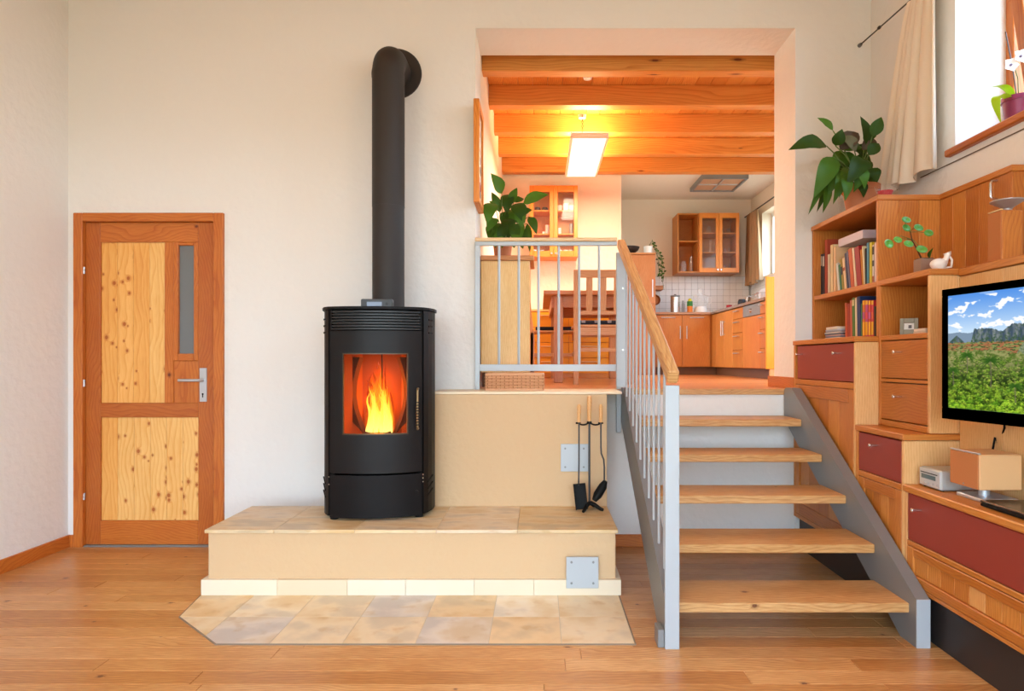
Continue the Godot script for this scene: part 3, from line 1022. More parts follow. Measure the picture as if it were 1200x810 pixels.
	pot.prism([Vector3(SX - 0.08, ya, zb + 0.16), Vector3(SX + 0.08, ya, zb + 0.16), Vector3(SX + 0.068, ya + 0.032, zb + 0.16), Vector3(SX + 0.04, ya + 0.024, zb + 0.16), Vector3(SX - 0.04, ya + 0.024, zb + 0.16), Vector3(SX - 0.068, ya + 0.032, zb + 0.16)], Vector3(0, 0, 0.014))
	pot.bx(SX - 0.068, SX + 0.068, ya, ya + 0.02, -(zb + 0.16), -(zb + 0.05), 0.002)
	part(box, "burn_pot", pot, hexm("2a1712", 0.8))
	build_fire(st, zb + 0.10, ya + 0.02)
	# control box on top
	var cb := thing("control_panel", "small grey control panel with a blue-grey screen on top of the black stove", "control panel", Vector3(SX + 0.005, y1, rear + 0.26))
	var c0 := SX - 0.075
	var c1 := SX + 0.094
	part(cb, "housing", boxes([[c0, c1, y1 + 0.001, y1 + 0.047, 3.55, 3.60]], 0.005), hexm("43484b", 0.5))
	part(cb, "screen", boxes([[c0 + 0.033, c1 - 0.055, y1 + 0.008, y1 + 0.031, 3.5485, 3.552]], 0.001), hexm("7c8aa0", 0.25))
	part(cb, "button", boxes([[c1 - 0.035, c1 - 0.022, y1 + 0.012, y1 + 0.028, 3.548, 3.552]], 0.001), hexm("2d3032", 0.5))
	# flue pipe
	var px := -0.905
	var pz := -3.94
	var py := 2.993
	var pp := thing("flue_pipe", "black flue pipe rising from the stove and bending into the wall", "pipe", Vector3(px, y1, pz))
	var r := 0.0945
	var b := mb()
	b.cyl(Vector3(px, y1 + 0.001, pz), Vector3(px, 2.10, pz), r, r, 40)
	part(pp, "pipe_length", b, M.pipe)
	b = mb()
	b.cyl(Vector3(px, 2.10, pz), Vector3(px, 2.895, pz), r + 0.0015, r + 0.0015, 40)
	part(pp, "pipe_length", b, M.pipe)
	b = mb()
	var pts := [Vector3(px, 2.895, pz)]
	for k in 11:
		var a := PI / 2 * k / 10.0
		pts.append(Vector3(px, 2.90 + sin(a) * 0.1, pz - (1.0 - cos(a)) * 0.1))
	pts.append(Vector3(px, py + 0.007, -WB + 0.0005))
	b.tube(pts, r, 40)
	part(pp, "elbow", b, M.pipe)
	b = mb()
	b.cyl(Vector3(px, py + 0.007, -WB + 0.001), Vector3(px, py + 0.007, -WB + 0.012), 0.160, 0.156, 48)
	part(pp, "wall_rosette", b, M.pipe)
	b = mb()
	b.cyl(Vector3(px, y1 + 0.001, pz), Vector3(px, y1 + 0.03, pz), r + 0.006, r + 0.006, 40)
	part(pp, "collar", b, M.pipe)

func flame_mat(lo: Color, hi: Color, e: float) -> StandardMaterial3D:
	var g := Gradient.new()
	g.set_color(0, lo)
	g.set_color(1, hi)
	var t := GradientTexture2D.new()
	t.gradient = g
	t.width = 4
	t.height = 64
	t.fill_from = Vector2(0, 0)
	t.fill_to = Vector2(0, 1)
	var m := mat(Color(0, 0, 0), 1.0)
	m.emission_enabled = true
	m.emission = Color(1, 1, 1)
	m.emission_operator = BaseMaterial3D.EMISSION_OP_MULTIPLY
	m.emission_texture = t
	m.emission_energy_multiplier = e
	return m

func build_fire(st: Node, z: float, y: float) -> void:
	var core := flame_mat(Color(1, 0.86, 0.42), Color(1, 0.62, 0.10), FIRE_E)
	var mid := flame_mat(Color(1, 0.70, 0.16), Color(1, 0.36, 0.03), FIRE_E * 0.8)
	var tip := flame_mat(Color(1, 0.42, 0.05), Color(0.85, 0.16, 0.01), FIRE_E * 0.4)
	var r := RandomNumberGenerator.new()
	r.seed = 4
	var fl := Node3D.new()
	fl.name = "fire"
	st.add_child(fl)
	for k in 46:
		var layer := 0 if k < 20 else (1 if k < 36 else 2)
		var x := r.randf_range(-0.07, 0.07)
		var h := (r.randf_range(0.15, 0.29) if layer == 0 else r.randf_range(0.22, 0.34) if layer == 1 else r.randf_range(0.26, 0.38)) * (1.12 - absf(x) * 4.0)
		var w := (0.012 if layer == 0 else 0.015 if layer == 1 else 0.018) * r.randf_range(0.6, 1.2)
		var zz := z + (0.035 if layer == 0 else 0.005 if layer == 1 else -0.03) + r.randf_range(-0.012, 0.012)
		var ph := r.randf() * TAU
		var b := mb()
		var rows := 10
		for i in rows:
			for kk in 10:
				var q := []
				for c in [[i, kk], [i, kk + 1], [i + 1, kk + 1], [i + 1, kk]]:
					var s := float(c[0]) / rows
					var rad := w * pow(sin(PI * clampf(0.16 + s * 0.84, 0, 1)), 0.8) * (1.0 - s * 0.45)
					var sway := sin(ph + s * 5.0) * 0.020 * s + sin(ph * 2.0 + s * 12.0) * 0.007 * s
					var a: float = TAU * c[1] / 10.0
					q.append([Vector3(SX + x * (1.0 - 0.35 * s) + sway + cos(a) * rad, y + s * h, zz + sin(a) * rad * 0.6), Vector3(cos(a), 0.2, sin(a)).normalized(), Vector2(0.5, s)])
				b.quads(q[0][0], q[1][0], q[2][0], q[3][0], q[0][1], q[1][1], q[2][1], q[3][1], q[0][2], q[1][2], q[2][2], q[3][2])
		part(fl, "flame", b, [core, mid, tip][layer])
	# loose licks of fire high up
	for q in [[-0.055, 0.27, -0.7, 0.05], [-0.03, 0.30, -0.2, 0.07], [-0.015, 0.37, 0.1, 0.05], [0.035, 0.25, 1.0, 0.02]]:
		var b := mb()
		var c := Vector3(SX + q[0], y + q[1], z - 0.03)
		var dir := Vector3(sin(q[2]), cos(q[2]), 0)
		b.tube([c - dir * q[3] * 0.5, c - dir * q[3] * 0.2 + Vector3(0.004, 0, 0), c + dir * q[3] * 0.2, c + dir * q[3] * 0.5 + Vector3(-0.003, 0, 0)], [0.001, 0.011, 0.008, 0.001], 8)
		part(fl, "flame", b, tip)
	for q in [[0.08, 0.09, FIRE_L * 0.5], [0.16, -0.045, FIRE_L], [0.28, -0.03, FIRE_L * 0.4]]:
		var l := OmniLight3D.new()
		l.name = "fire_light"
		l.light_color = Color(1, 0.56, 0.09)
		l.light_energy = q[2]
		l.light_size = 0.05
		l.omni_range = 12.0
		l.omni_attenuation = 2.0
		l.shadow_enabled = true
		l.position = Vector3(SX, y + q[0], z + q[1]) - origin_of(fl)
		fl.add_child(l)

# ---------------------------------------------------------------- stairs and railing
const SL0 := 0.515
const SL1 := 0.572
const SR0 := 1.548
const SR1 := 1.604

func build_stairs() -> void:
	var st := thing("staircase", "open staircase of five wooden treads between grey steel stringers", "stairs", Vector3(1.06, 0, -3.4))
	for q in [[SL0, SL1], [SR0, SR1]]:
		var b := mb()
		var pts := []
		for p in [Vector2(2.70, 0.0), Vector2(2.82, 0.0), Vector2(2.905, 0.054), Vector2(4.156, 0.812), Vector2(4.156, 0.995), Vector2(4.13, 1.012), Vector2(4.03, 1.012), Vector2(2.70, 0.199)]:
			pts.append(Vector3(q[0], p.y, -p.x))
		b.prism(pts, Vector3(q[1] - q[0], 0, 0))
		part(st, "stringer", b, M.steel_dark)
	for q in [[SR0, SR1]]:
		part(st, "end_plate", boxes([[q[0] - 0.0005, q[1] + 0.0005, 0.0, 0.2, 2.694, 2.6995]], 0.001), M.steel)
	for k in 5:
		var d := 2.747 + 0.2826 * k
		var y := (k + 1) / 6.0
		part(st, "tread", boxes([[SL1, SR0, y - 0.041, y, d, d + 0.29]], 0.004, 0), M.tread if k % 2 == 0 else M.tread2)
	part(st, "newel_post", boxes([[SL0 - 0.001, SL1 + 0.001, 0.0, 1.080, 2.685, 2.70]], 0.002), M.steel)
	part(st, "foot_plate", boxes([[SL0 - 0.028, SL0, 0.0, 0.075, 2.70, 2.78]], 0.003), M.steel_dark)
	var h := mb()
	h.su = 2.0
	h.bar(Vector3(0.5435, 1.112, -2.665), Vector3(0.5178, 1.9235, -4.165), 0.046, 0.058, 0.006)
	part(st, "handrail", h, M.tread)
	for k in 10:
		var d := 2.84 + 0.124 * k
		var s := (d - 2.70) / (4.03 - 2.70)
		var x := lerpf(0.5435, 0.522, (d - 2.665) / 1.54)
		var b := mb()
		b.cyl(Vector3(x, 0.199 + 0.813 * s - 0.06, -d), Vector3(x, 1.112 + (d - 2.665) * 0.541 - 0.02, -d), 0.0062, 0.0062, 10)
		part(st, "baluster", b, M.steel)
	part(st, "anchor_plate", boxes([[0.484, 0.5145, 0.73, 0.998, 4.125, 4.158]], 0.002), M.steel)
	var ra := thing("railing", "grey steel landing railing with a pale wooden cap along the upper floor edge", "railing", Vector3(0.07, PL, -4.14))
	part(ra, "post", boxes([[XO + 0.002, XO + 0.032, PL, 1.905, 4.126, 4.154]], 0.002), M.steel)
	var rp := part(ra, "post", boxes([[0.484, 0.5135, 1.002, 1.862, 4.1285, 4.156], [0.484, 0.543, 1.014, 1.862, 4.118, 4.1285]], 0.002), M.steel)
	for y in [338.0, 410.0]:
		var b := mb()
		b.cyl(P(730, y, 4.1185), P(730, y, 4.113), 0.006, 0.005)
		part(rp, "bolt", b, M.chrome)
	part(ra, "cap_rail", boxes([[XO + 0.002, 0.489, 1.93, 1.953, 4.115, 4.165]], 0.005, 0), M.cap)
	part(ra, "top_rail", boxes([[XO + 0.002, 0.489, 1.905, 1.93, 4.128, 4.152]], 0.002), M.steel)
	part(ra, "bottom_rail", boxes([[XO + 0.032, 0.484, 1.115, 1.158, 4.132, 4.148]], 0.002), M.steel)
	for px in [584.8, 608.0, 631.0, 654.7, 678.7, 702.0]:
		var x: float = (px - 632.0) * 4.14 / F
		var b := mb()
		b.cyl(Vector3(x, 1.158, -4.14), Vector3(x, 1.906, -4.14), 0.0085, 0.0085, 10)
		part(ra, "bar", b, M.steel)
	build_basket()
	build_tools()

func build_basket() -> void:
	var x0 := -0.335
	var x1 := 0.032
	var d0 := 3.99
	var d1 := 4.22
	var h := 0.104
	var bk := thing("basket", "low rectangular wicker basket on the floor edge under the railing", "basket", Vector3((x0 + x1) / 2, PL, -(d0 + d1) / 2))
	var m := hexm("dba67a", 0.8)
	part(bk, "bottom", boxes([[x0 + 0.006, x1 - 0.006, PL, PL + 0.008, d0 + 0.006, d1 - 0.006]], 0.002), m)
	var path := []
	var seg := 44
	var per := 2.0 * ((x1 - x0) + (d1 - d0))
	for row in 9:
		var b := mb()
		var pts := []
		for i in 120:
			var s := per * i / 120.0
			var off := sin(s / per * seg * PI + row * PI) * 0.0032
			pts.append(basket_at(s, x0, x1, d0, d1, off) + Vector3(0, PL + 0.011 + row * 0.0098, 0))
		pts.append(pts[0])
		b.tube(pts, 0.0048, 6, false)
		part(bk, "weave_strand", b, m if row % 2 else hexm("d0976c", 0.8))
	var rods := mb()
	for i in seg:
		var s := per * (i + 0.5) / seg
		var p := basket_at(s, x0, x1, d0, d1, 0.0)
		rods.cyl(p + Vector3(0, PL + 0.004, 0), p + Vector3(0, PL + h - 0.006, 0), 0.0028, 0.0028, 6)
	tag(part(bk, "upright_rods", rods, hexm("a86d44", 0.8)), "", "", "", "stuff")
	var rim := mb()
	for e in 2:
		var pts := []
		for i in 60:
			pts.append(basket_at(per * i / 60.0, x0, x1, d0, d1, 0.001) + Vector3(0, PL + (0.006 if e == 0 else h - 0.006), 0))
		pts.append(pts[0])
		rim.tube(pts, 0.0065, 8, false)
	part(bk, "rim", rim, hexm("e2b088", 0.75))

func basket_at(s: float, x0: float, x1: float, d0: float, d1: float, off: float) -> Vector3:
	var w := x1 - x0 - 0.014
	var l := d1 - d0 - 0.014
	var t := fposmod(s, 2.0 * (x1 - x0 + d1 - d0)) / (2.0 * (x1 - x0 + d1 - d0)) * 2.0 * (w + l)
	if t < w:
		return Vector3(x0 + 0.007 + t, 0, -(d0 + 0.007) + off)
	t -= w
	if t < l:
		return Vector3(x1 - 0.007 + off, 0, -(d0 + 0.007 + t))
	t -= l
	if t < w:
		return Vector3(x1 - 0.007 - t, 0, -(d1 - 0.007) - off)
	t -= w
	return Vector3(x0 + 0.007 - off, 0, -(d1 - 0.007 - t))

func build_tools() -> void:
	var d := 3.742
	var iron := hexm("4a4a4c", 0.45, 0.6)
	var by := 0.33
	var cx := 0.285
	var sd := thing("tool_stand", "black iron fire tool stand with wooden knob and curved hooks on the hearth", "tool stand", Vector3(cx, by, -d))
	var b := mb()
	b.cyl(Vector3(cx, by + 0.03, -d), Vector3(cx, 0.835, -d), 0.006, 0.006, 12)
	part(sd, "pole", b, iron)
	b = mb()
	b.lathe(Vector3(cx, 0.832, -d), [Vector2(0.0, 0.0), Vector2(0.010, 0.0), Vector2(0.0115, 0.03), Vector2(0.0135, 0.12), Vector2(0.012, 0.146), Vector2(0.0, 0.15)], 16)
	part(sd, "wooden_handle", b, M.light_b)
	b = mb()
	for sg in [-1.0, 1.0]:
		var pts := []
		for k in 9:
			var a := PI * k / 8.0
			pts.append(Vector3(cx + sg * (0.006 + 0.029 * (1.0 - cos(a))), 0.832 - sin(a) * 0.016, -d + 0.005 * sin(a / 2)))
		b.tube(pts, 0.0048, 8)
		b.cyl(Vector3(cx + sg * 0.05, 0.826, -d + 0.005), Vector3(cx + sg * 0.078, 0.826, -d + 0.005), 0.005, 0.005, 8)
	b.cyl(Vector3(cx, 0.822, -d), Vector3(cx, 0.836, -d), 0.017, 0.013, 14)
	part(sd, "hook_bracket", b, M.black)
	b = mb()
	for a in [-0.5, 1.15, 2.7]:
		var v := Vector3(sin(a), 0, cos(a))
		b.tube([Vector3(cx, by + 0.04, -d), Vector3(cx, by + 0.034, -d) + v * 0.03, Vector3(cx, by + 0.012, -d) + v * 0.068, Vector3(cx, by + 0.008, -d) + v * 0.084], [0.012, 0.012, 0.010, 0.008], 10)
	part(sd, "foot", b, M.black)
	# the two tools that hang on it
	for q in [[0.225, "shovel", "black ash shovel with a wooden handle, left tool on the fire tool stand"], [0.349, "hearth_brush", "black hearth brush on a bent rod with a wooden handle, right tool on the stand"]]:
		var x: float = q[0]
		var dt := d - 0.019
		var t := thing(q[1], q[2], "fire tool", Vector3(x, 0.40, -dt))
		b = mb()
		b.lathe(Vector3(x, 0.832, -dt), [Vector2(0.0, 0.0), Vector2(0.009, 0.0), Vector2(0.0105, 0.05), Vector2(0.0105, 0.09), Vector2(0.007, 0.102), Vector2(0.0, 0.103)], 14)
		part(t, "wooden_handle", b, M.light_b)
		b = mb()
		if q[1] == "shovel":
			b.tube([Vector3(x, 0.834, -dt), Vector3(x, 0.60, -dt), Vector3(x - 0.002, 0.475, -dt)], 0.0045, 8)
			part(t, "rod", b, iron)
			b = mb()
			b.xf = Transform3D(Basis(Vector3.BACK, 0.10) * Basis(Vector3.RIGHT, -0.12), Vector3(x + 0.008, 0.412, -dt))
			b.box(Vector3(0, 0, 0), Vector3(0.068, 0.145, 0.005), 0.002)
			b.box(Vector3(-0.032, 0, 0.012), Vector3(0.005, 0.145, 0.024), 0.002)
			b.box(Vector3(0.032, 0, 0.012), Vector3(0.005, 0.145, 0.024), 0.002)
			b.box(Vector3(0, 0.07, 0.012), Vector3(0.068, 0.005, 0.024), 0.002)
			part(t, "blade", b, M.black)
		else:
			b.tube([Vector3(x, 0.834, -dt), Vector3(x, 0.69, -dt), Vector3(x + 0.002, 0.655, -dt), Vector3(x + 0.016, 0.62, -dt), Vector3(x + 0.019, 0.58, -dt), Vector3(x + 0.019, 0.49, -dt)], 0.0045, 8)
			part(t, "rod", b, iron)
			b = mb()
			b.tube([Vector3(x + 0.026, 0.50, -dt), Vector3(x + 0.012, 0.47, -dt), Vector3(x - 0.018, 0.42, -dt), Vector3(x - 0.038, 0.388, -dt)], [0.012, 0.024, 0.026, 0.014], 14)
			part(t, "brush_head", b, M.black)

# ---------------------------------------------------------------- stepped furniture on the right wall
func knob(parent: Node, px: float, py: float, x: float) -> void:
	var d := dof(px, x)
	var p := Vector3(x, ht(py, d), -d)
	var b := mb()
	b.cyl(p, p + Vector3(-0.04, 0.0, 0.0), 0.0035, 0.007, 10)
	b.ball(p + Vector3(-0.041, 0, 0), Vector3(0.006, 0.009, 0.009), 10, 8)
	part(parent, "knob", b, M.chrome)

# a front in the plane x, seen from the room
func front(parent: Node, called: String, d0: float, d1: float, y0: float, y1: float, x: float, m: Material, th := 0.02, g := 2) -> MeshInstance3D:
	return part(parent, called, boxes([[x, x + th, y0, y1, d0, d1]], 0.003, g), m)

func framed_door(parent: Node, d0: float, d1: float, y0: float, y1: float, x: float, bw: float, n: int) -> void:
	var st := 0.055
	var dr := part(parent, "door", boxes([[x, x + 0.022, y0, y1, d0, d0 + st], [x, x + 0.022, y0, y1, d1 - st, d1]], 0.003, 1), M.cherry)
	part(dr, "rail", boxes([[x, x + 0.022, y0, y0 + bw, d0 + st, d1 - st]], 0.003, 2), M.cherry_b)
	part(dr, "rail", boxes([[x, x + 0.022, y1 - bw, y1, d0 + st, d1 - st]], 0.003, 2), M.cherry_b)
	for k in n:
		var a := lerpf(d0 + st, d1 - st, float(k) / n)
		var c := lerpf(d0 + st, d1 - st, float(k + 1) / n)
		part(dr, "panel_board", boxes([[x + 0.010, x + 0.02, y0 + bw, y1 - bw, a + 0.0006, c - 0.0006]], 0.0015, 1), [M.cherry, M.cherry_c, M.cherry_b][k % 3])

func build_furniture() -> void:
	var W := XR - 0.004
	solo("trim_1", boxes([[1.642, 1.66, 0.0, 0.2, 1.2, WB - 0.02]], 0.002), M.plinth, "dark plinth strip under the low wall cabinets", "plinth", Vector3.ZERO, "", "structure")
	# --- tall cabinet at the back wall
	var a := thing("cabinet", "tall lower cabinet beside the stair top with red flap and framed door below", "cabinet", Vector3(1.86, 0.2, -3.76))
	part(a, "carcass", boxes([[F1 + 0.024, W, 0.2, 1.276, WB - 0.025, WB - 0.004], [F1 + 0.024, W, 0.2, 0.222, D1 + 0.022, WB - 0.025], [W - 0.012, W, 0.222, 1.276, D1 + 0.022, WB - 0.025]], 0.002), M.cherry_b)
	part(a, "end_panel", boxes([[F1, W, 0.2, 1.276, D1, D1 + 0.02]], 0.003, 1), M.light)
	part(a, "worktop", boxes([[F1 - 0.006, W, 1.278, 1.306, D1, WB - 0.003]], 0.003, 2), M.cherry)
	part(a, "face_frame", boxes([[F1, F1 + 0.022, 0.2, 1.276, WB - 0.03, WB - 0.004]], 0.002, 1), M.cherry_c)
	part(a, "face_frame", boxes([[F1, F1 + 0.022, 1.035, 1.066, D1 + 0.021, WB - 0.031]], 0.002, 2), M.cherry)
	part(a, "face_frame", boxes([[F1, F1 + 0.022, 0.2, 0.225, D1 + 0.021, WB - 0.031]], 0.002, 2), M.cherry)
	var fl := front(a, "flap", D1 + 0.024, WB - 0.06, 1.070, 1.272, F1 + 0.002, M.red)
	knob(fl, 941, 415.4, F1 + 0.002)
	knob(fl, 985, 414, F1 + 0.002)
	framed_door(a, D1 + 0.024, WB - 0.033, 0.228, 1.032, F1 + 0.001, 0.07, 5)
	# --- bookcase on it
	var bc := thing("bookcase", "open two-shelf bookcase in orange wood standing on the tall corner cabinet", "bookcase", Vector3(1.92, 1.306, -3.76))
	part(bc, "back_panel", boxes([[W - 0.012, W, 1.307, 2.0, D1 + 0.022, WB - 0.03]], 0.001, 1), M.cherry_b)
	part(bc, "side_panel", boxes([[F2, W, 1.307, 2.0, WB - 0.028, WB - 0.004]], 0.003, 1), M.cherry)
	for k in 3:
		part(bc, "end_board", boxes([[lerpf(F2, 2.041, k / 3.0) + 0.0004, lerpf(F2, 2.041, (k + 1) / 3.0) - 0.0004, 1.307, 2.0, D1 - 0.0, D1 + 0.021]], 0.0016, 1), [M.cherry, M.cherry_b, M.cherry_c][k])
	part(bc, "end_board", boxes([[2.0415, W, 1.307, 2.0, D1, D1 + 0.021]], 0.0016, 1), M.cherry)
	part(bc, "top_board", boxes([[F2 - 0.006, W, 2.0, 2.028, D1 - 0.005, WB - 0.004]], 0.003, 2), M.cherry)
	part(bc, "shelf", boxes([[F2 + 0.002, W - 0.013, 1.56, 1.588, D1 + 0.022, WB - 0.029]], 0.003, 2), M.cherry)
	# --- drawer unit
	var b := thing("drawer_unit", "drawer unit with two orange drawers under an open cubby, left of the television", "drawer unit", Vector3(1.92, 0.855, -3.13))
	part(b, "end_panel", boxes([[F2, F3 - 0.001, 0.857, 1.560, D2, D2 + 0.02]], 0.003, 1), M.light_b)
	part(b, "end_panel", boxes([[F3, W, 0.857, 1.560, D2, D2 + 0.02]], 0.003, 1), M.light)
	part(b, "side_panel", boxes([[F2, W, 0.857, 1.560, D1 - 0.024, D1 - 0.001]], 0.003, 1), M.cherry)
	for k in 3:
		part(b, "back_board", boxes([[W - 0.012, W, 0.857, 1.560, lerpf(D2 + 0.021, D1 - 0.025, k / 3.0) + 0.0005, lerpf(D2 + 0.021, D1 - 0.025, (k + 1) / 3.0) - 0.0005]], 0.0015, 1), [M.cherry_b, M.cherry, M.cherry_c][k])
	part(b, "top_board", boxes([[F2 - 0.006, W, 1.560, 1.588, D2 - 0.005, D1 - 0.006]], 0.003, 2), M.cherry)
	part(b, "shelf", boxes([[F2, W - 0.013, 1.282, 1.306, D2 + 0.021, D1 - 0.025]], 0.003, 2), M.cherry)
	part(b, "rail", boxes([[F2, F2 + 0.02, 1.076, 1.092, D2 + 0.021, D1 - 0.025], [F2, F2 + 0.02, 0.857, 0.886, D2 + 0.021, D1 - 0.025]], 0.002, 2), M.cherry)
	var q := front(b, "drawer", D2 + 0.024, D1 - 0.028, 1.096, 1.277, F2 + 0.001, M.cherry_b)
	knob(q, 1057, 412.6, F2 + 0.001)
	q = front(b, "drawer", D2 + 0.024, D1 - 0.028, 0.891, 1.071, F2 + 0.001, M.cherry_b)
	knob(q, 1057, 465, F2 + 0.001)
	part(b, "drawer_box", boxes([[F2 + 0.024, W - 0.02, 0.895, 1.275, D2 + 0.03, D1 - 0.034]], 0.0), M.plinth)
	# --- lower middle cabinet
	var c := thing("cabinet", "low middle cabinet with square red drawer and framed door, below the drawer unit", "cabinet", Vector3(1.86, 0.2, -3.13))
	part(c, "end_panel", boxes([[F1, F3 - 0.001, 0.2, 0.826, D2, D2 + 0.02], [F3, W, 0.2, 0.826, D2, D2 + 0.02]], 0.003, 1), M.light)
	part(c, "carcass", boxes([[F1 + 0.024, W, 0.2, 0.222, D2 + 0.021, D1 - 0.001], [W - 0.012, W, 0.222, 0.826, D2 + 0.021, D1 - 0.001]], 0.002), M.cherry_b)
	part(c, "worktop", boxes([[F1 - 0.006, W, 0.828, 0.855, D2 - 0.004, D1 - 0.0045]], 0.003, 2), M.cherry)
	part(c, "face_frame", boxes([[F1, F1 + 0.022, 0.2, 0.826, D1 - 0.026, D1 - 0.001]], 0.002, 1), M.cherry_c)
	part(c, "face_frame", boxes([[F1, F1 + 0.022, 0.603, 0.630, D2 + 0.021, D1 - 0.027]], 0.002, 2), M.cherry)
	part(c, "face_frame", boxes([[F1, F1 + 0.022, 0.2, 0.225, D2 + 0.021, D1 - 0.027]], 0.002, 2), M.cherry)
	q = front(c, "drawer", D2 + 0.024, D1 - 0.03, 0.634, 0.822, F1 + 0.002, M.red)
	knob(q, 1029, 522, F1 + 0.002)
	framed_door(c, D2 + 0.024, D1 - 0.03, 0.228, 0.600, F1 + 0.001, 0.05, 4)
	# --- long low cabinet
	var e := thing("cabinet", "long low media cabinet with wide dark red drawer and slatted base, under the television", "cabinet", Vector3(1.86, 0.2, -2.05))
	part(e, "worktop", boxes([[F1 - 0.008, W, 0.606, 0.636, 1.2, D2 - 0.002]], 0.004, 2), M.cherry_c)
	part(e, "carcass", boxes([[F1 + 0.024, W, 0.2, 0.222, 1.22, D2 - 0.002], [W - 0.012, W, 0.222, 0.606, 1.22, D2 - 0.002]], 0.002), M.cherry_b)
	part(e, "end_panel", boxes([[F1, W, 0.2, 0.605, 1.2, 1.22]], 0.003, 1), M.light)
	part(e, "face_frame", boxes([[F1, F1 + 0.022, 0.2, 0.605, D2 - 0.024, D2 - 0.002]], 0.002, 1), M.light_b)
	part(e, "face_frame", boxes([[F1, F1 + 0.022, 0.376, 0.398, 1.221, D2 - 0.025]], 0.002, 2), M.cherry)
	part(e, "face_frame", boxes([[F1, F1 + 0.022, 0.2, 0.216, 1.221, D2 - 0.025]], 0.002, 2), M.cherry)
	q = front(e, "drawer", 1.225, D2 - 0.028, 0.401, 0.602, F1 + 0.002, M.red)
	knob(q, 1080, 598, F1 + 0.002)
	var dr := part(e, "base_frame", boxes([[F1 - 0.002, F1 + 0.02, 0.219, 0.373, D2 - 0.075, D2 - 0.027]], 0.003, 1), M.cherry)
	part(dr, "rail", boxes([[F1 - 0.002, F1 + 0.02, 0.219, 0.258, 1.24, D2 - 0.076]], 0.003, 2), M.cherry_b)
	part(dr, "rail", boxes([[F1 - 0.002, F1 + 0.02, 0.336, 0.373, 1.24, D2 - 0.076]], 0.003, 2), M.cherry_b)
	for k in 18:
		var d0 := D2 - 0.077 - 0.088 * k
		part(dr, "slat", boxes([[F1 + 0.009, F1 + 0.02, 0.259, 0.335, d0 - 0.087, d0]], 0.002, 1), [M.cherry_c, M.slat_wood, M.cherry, M.cherry_c][(k * 7 + k / 3) % 4])
	# --- panel behind the television and the shelf on it
	var f := thing("wall_shelf", "open orange wood shelf over a pale board panel behind the television", "shelf", Vector3(1.98, 0.637, -2.1))
	for k in 6:
		var d0 := lerpf(1.25, D2 - 0.003, k / 6.0)
		var d1 := lerpf(1.25, D2 - 0.003, (k + 1) / 6.0)
		part(f, "board", boxes([[F3 + 0.004, F3 + 0.024, 0.637, 1.552, d0 + 0.0005, d1 - 0.0005]], 0.002, 1), [M.light_b, M.light, M.light_b][k % 3])
	part(f, "shelf", boxes([[F3 - 0.004, W, 1.554, 1.588, 1.25, D2 - 0.006]], 0.004, 2), M.cherry)
	# --- cupboard on the wall behind the shelf
	var g := thing("wall_cupboard", "shallow orange board cupboard on the right wall with a chrome bar handle", "cupboard", Vector3(2.07, 1.588, -3.1))
	for k in 5:
		var d0 := lerpf(2.858, D1 - 0.002, k / 5.0)
		var d1 := lerpf(2.858, D1 - 0.002, (k + 1) / 5.0)
		part(g, "board", boxes([[2.045, 2.06, 1.589, 2.0, d0 + 0.0005, d1 - 0.0005]], 0.002, 1), [M.cherry_b, M.cherry, M.cherry_b, M.cherry_c, M.cherry][k])
	part(g, "end_panel", boxes([[2.041, W, 1.589, 2.0, 2.836, 2.857]], 0.003, 1), M.cherry_b)
	part(g, "top_board", boxes([[2.036, W, 2.0, 2.028, 2.832, D1 - 0.006]], 0.003, 2), M.cherry)
	var hb := mb()
	hb.tube([Vector3(2.046, 1.985, -2.935), Vector3(2.02, 1.982, -2.935), Vector3(2.016, 1.97, -2.935), Vector3(2.016, 1.915, -2.935), Vector3(2.02, 1.905, -2.935), Vector3(2.046, 1.902, -2.935)], 0.006, 10)
	part(g, "bar_handle", hb, M.chrome)

# ---------------------------------------------------------------- books
func book(d0: float, th: float, h: float, depth: float, lean: float, base_y: float, x: float, cover: Color, label: String, called := "book", group := "", bands: Array = []) -> void:
	# stands with its spine in the plane x; d0 is its edge nearer the camera, lean tips its top away from the camera
	var t := thing(called, label, "book", Vector3(x + depth / 2, base_y, -d0 - th / 2), group)
	var bas := Basis(Vector3.RIGHT, -lean)
	var xf := Transform3D(bas, Vector3(x, base_y + th * sin(maxf(lean, 0.0)), -d0))
	var m := mat(cover, 0.5)
	var b := mb()
	b.xf = xf
	b.box(Vector3(0.0015, h / 2, -th / 2), Vector3(0.003, h, th), 0.0012)
	b.box(Vector3(depth / 2, h / 2, -0.0012), Vector3(depth, h, 0.0024), 0.0008)
	b.box(Vector3(depth / 2, h / 2, -th + 0.0012), Vector3(depth, h, 0.0024), 0.0008)
	part(t, "cover", b, m)
	b = mb()
	b.xf = xf
	b.box(Vector3(depth / 2, h / 2, -th / 2), Vector3(depth - 0.008, h - 0.006, th - 0.005), 0.0005)
	part(t, "pages", b, hexm("efe6d2", 0.9))
	for q in bands:
		b = mb()
		b.xf = xf
		b.box(Vector3(-0.0004, h * (q[0] + q[1]) / 2, -th / 2), Vector3(0.0009, h * (q[1] - q[0]), th * 0.86), 0.0002)
		part(t, "spine_band", b, hexm(q[2], 0.5))

func bookpx(x0: float, x1: float, top: float, lean: float, base_y: float, col: String, label: String, bands: Array = [], xs := 1.772, depth := 0.19) -> void:
	var da := dof(x1, xs) + 0.0008
	var db := dof(x0, xs) - 0.0008
	var dm := (da + db) / 2
	var h := ht(top, dm) - base_y
	if lean > 0:
		h /= cos(lean)
	book(da, (db - da) * cos(lean), h, depth, lean, base_y, xs, Color.html(col), label, "book", "", bands)

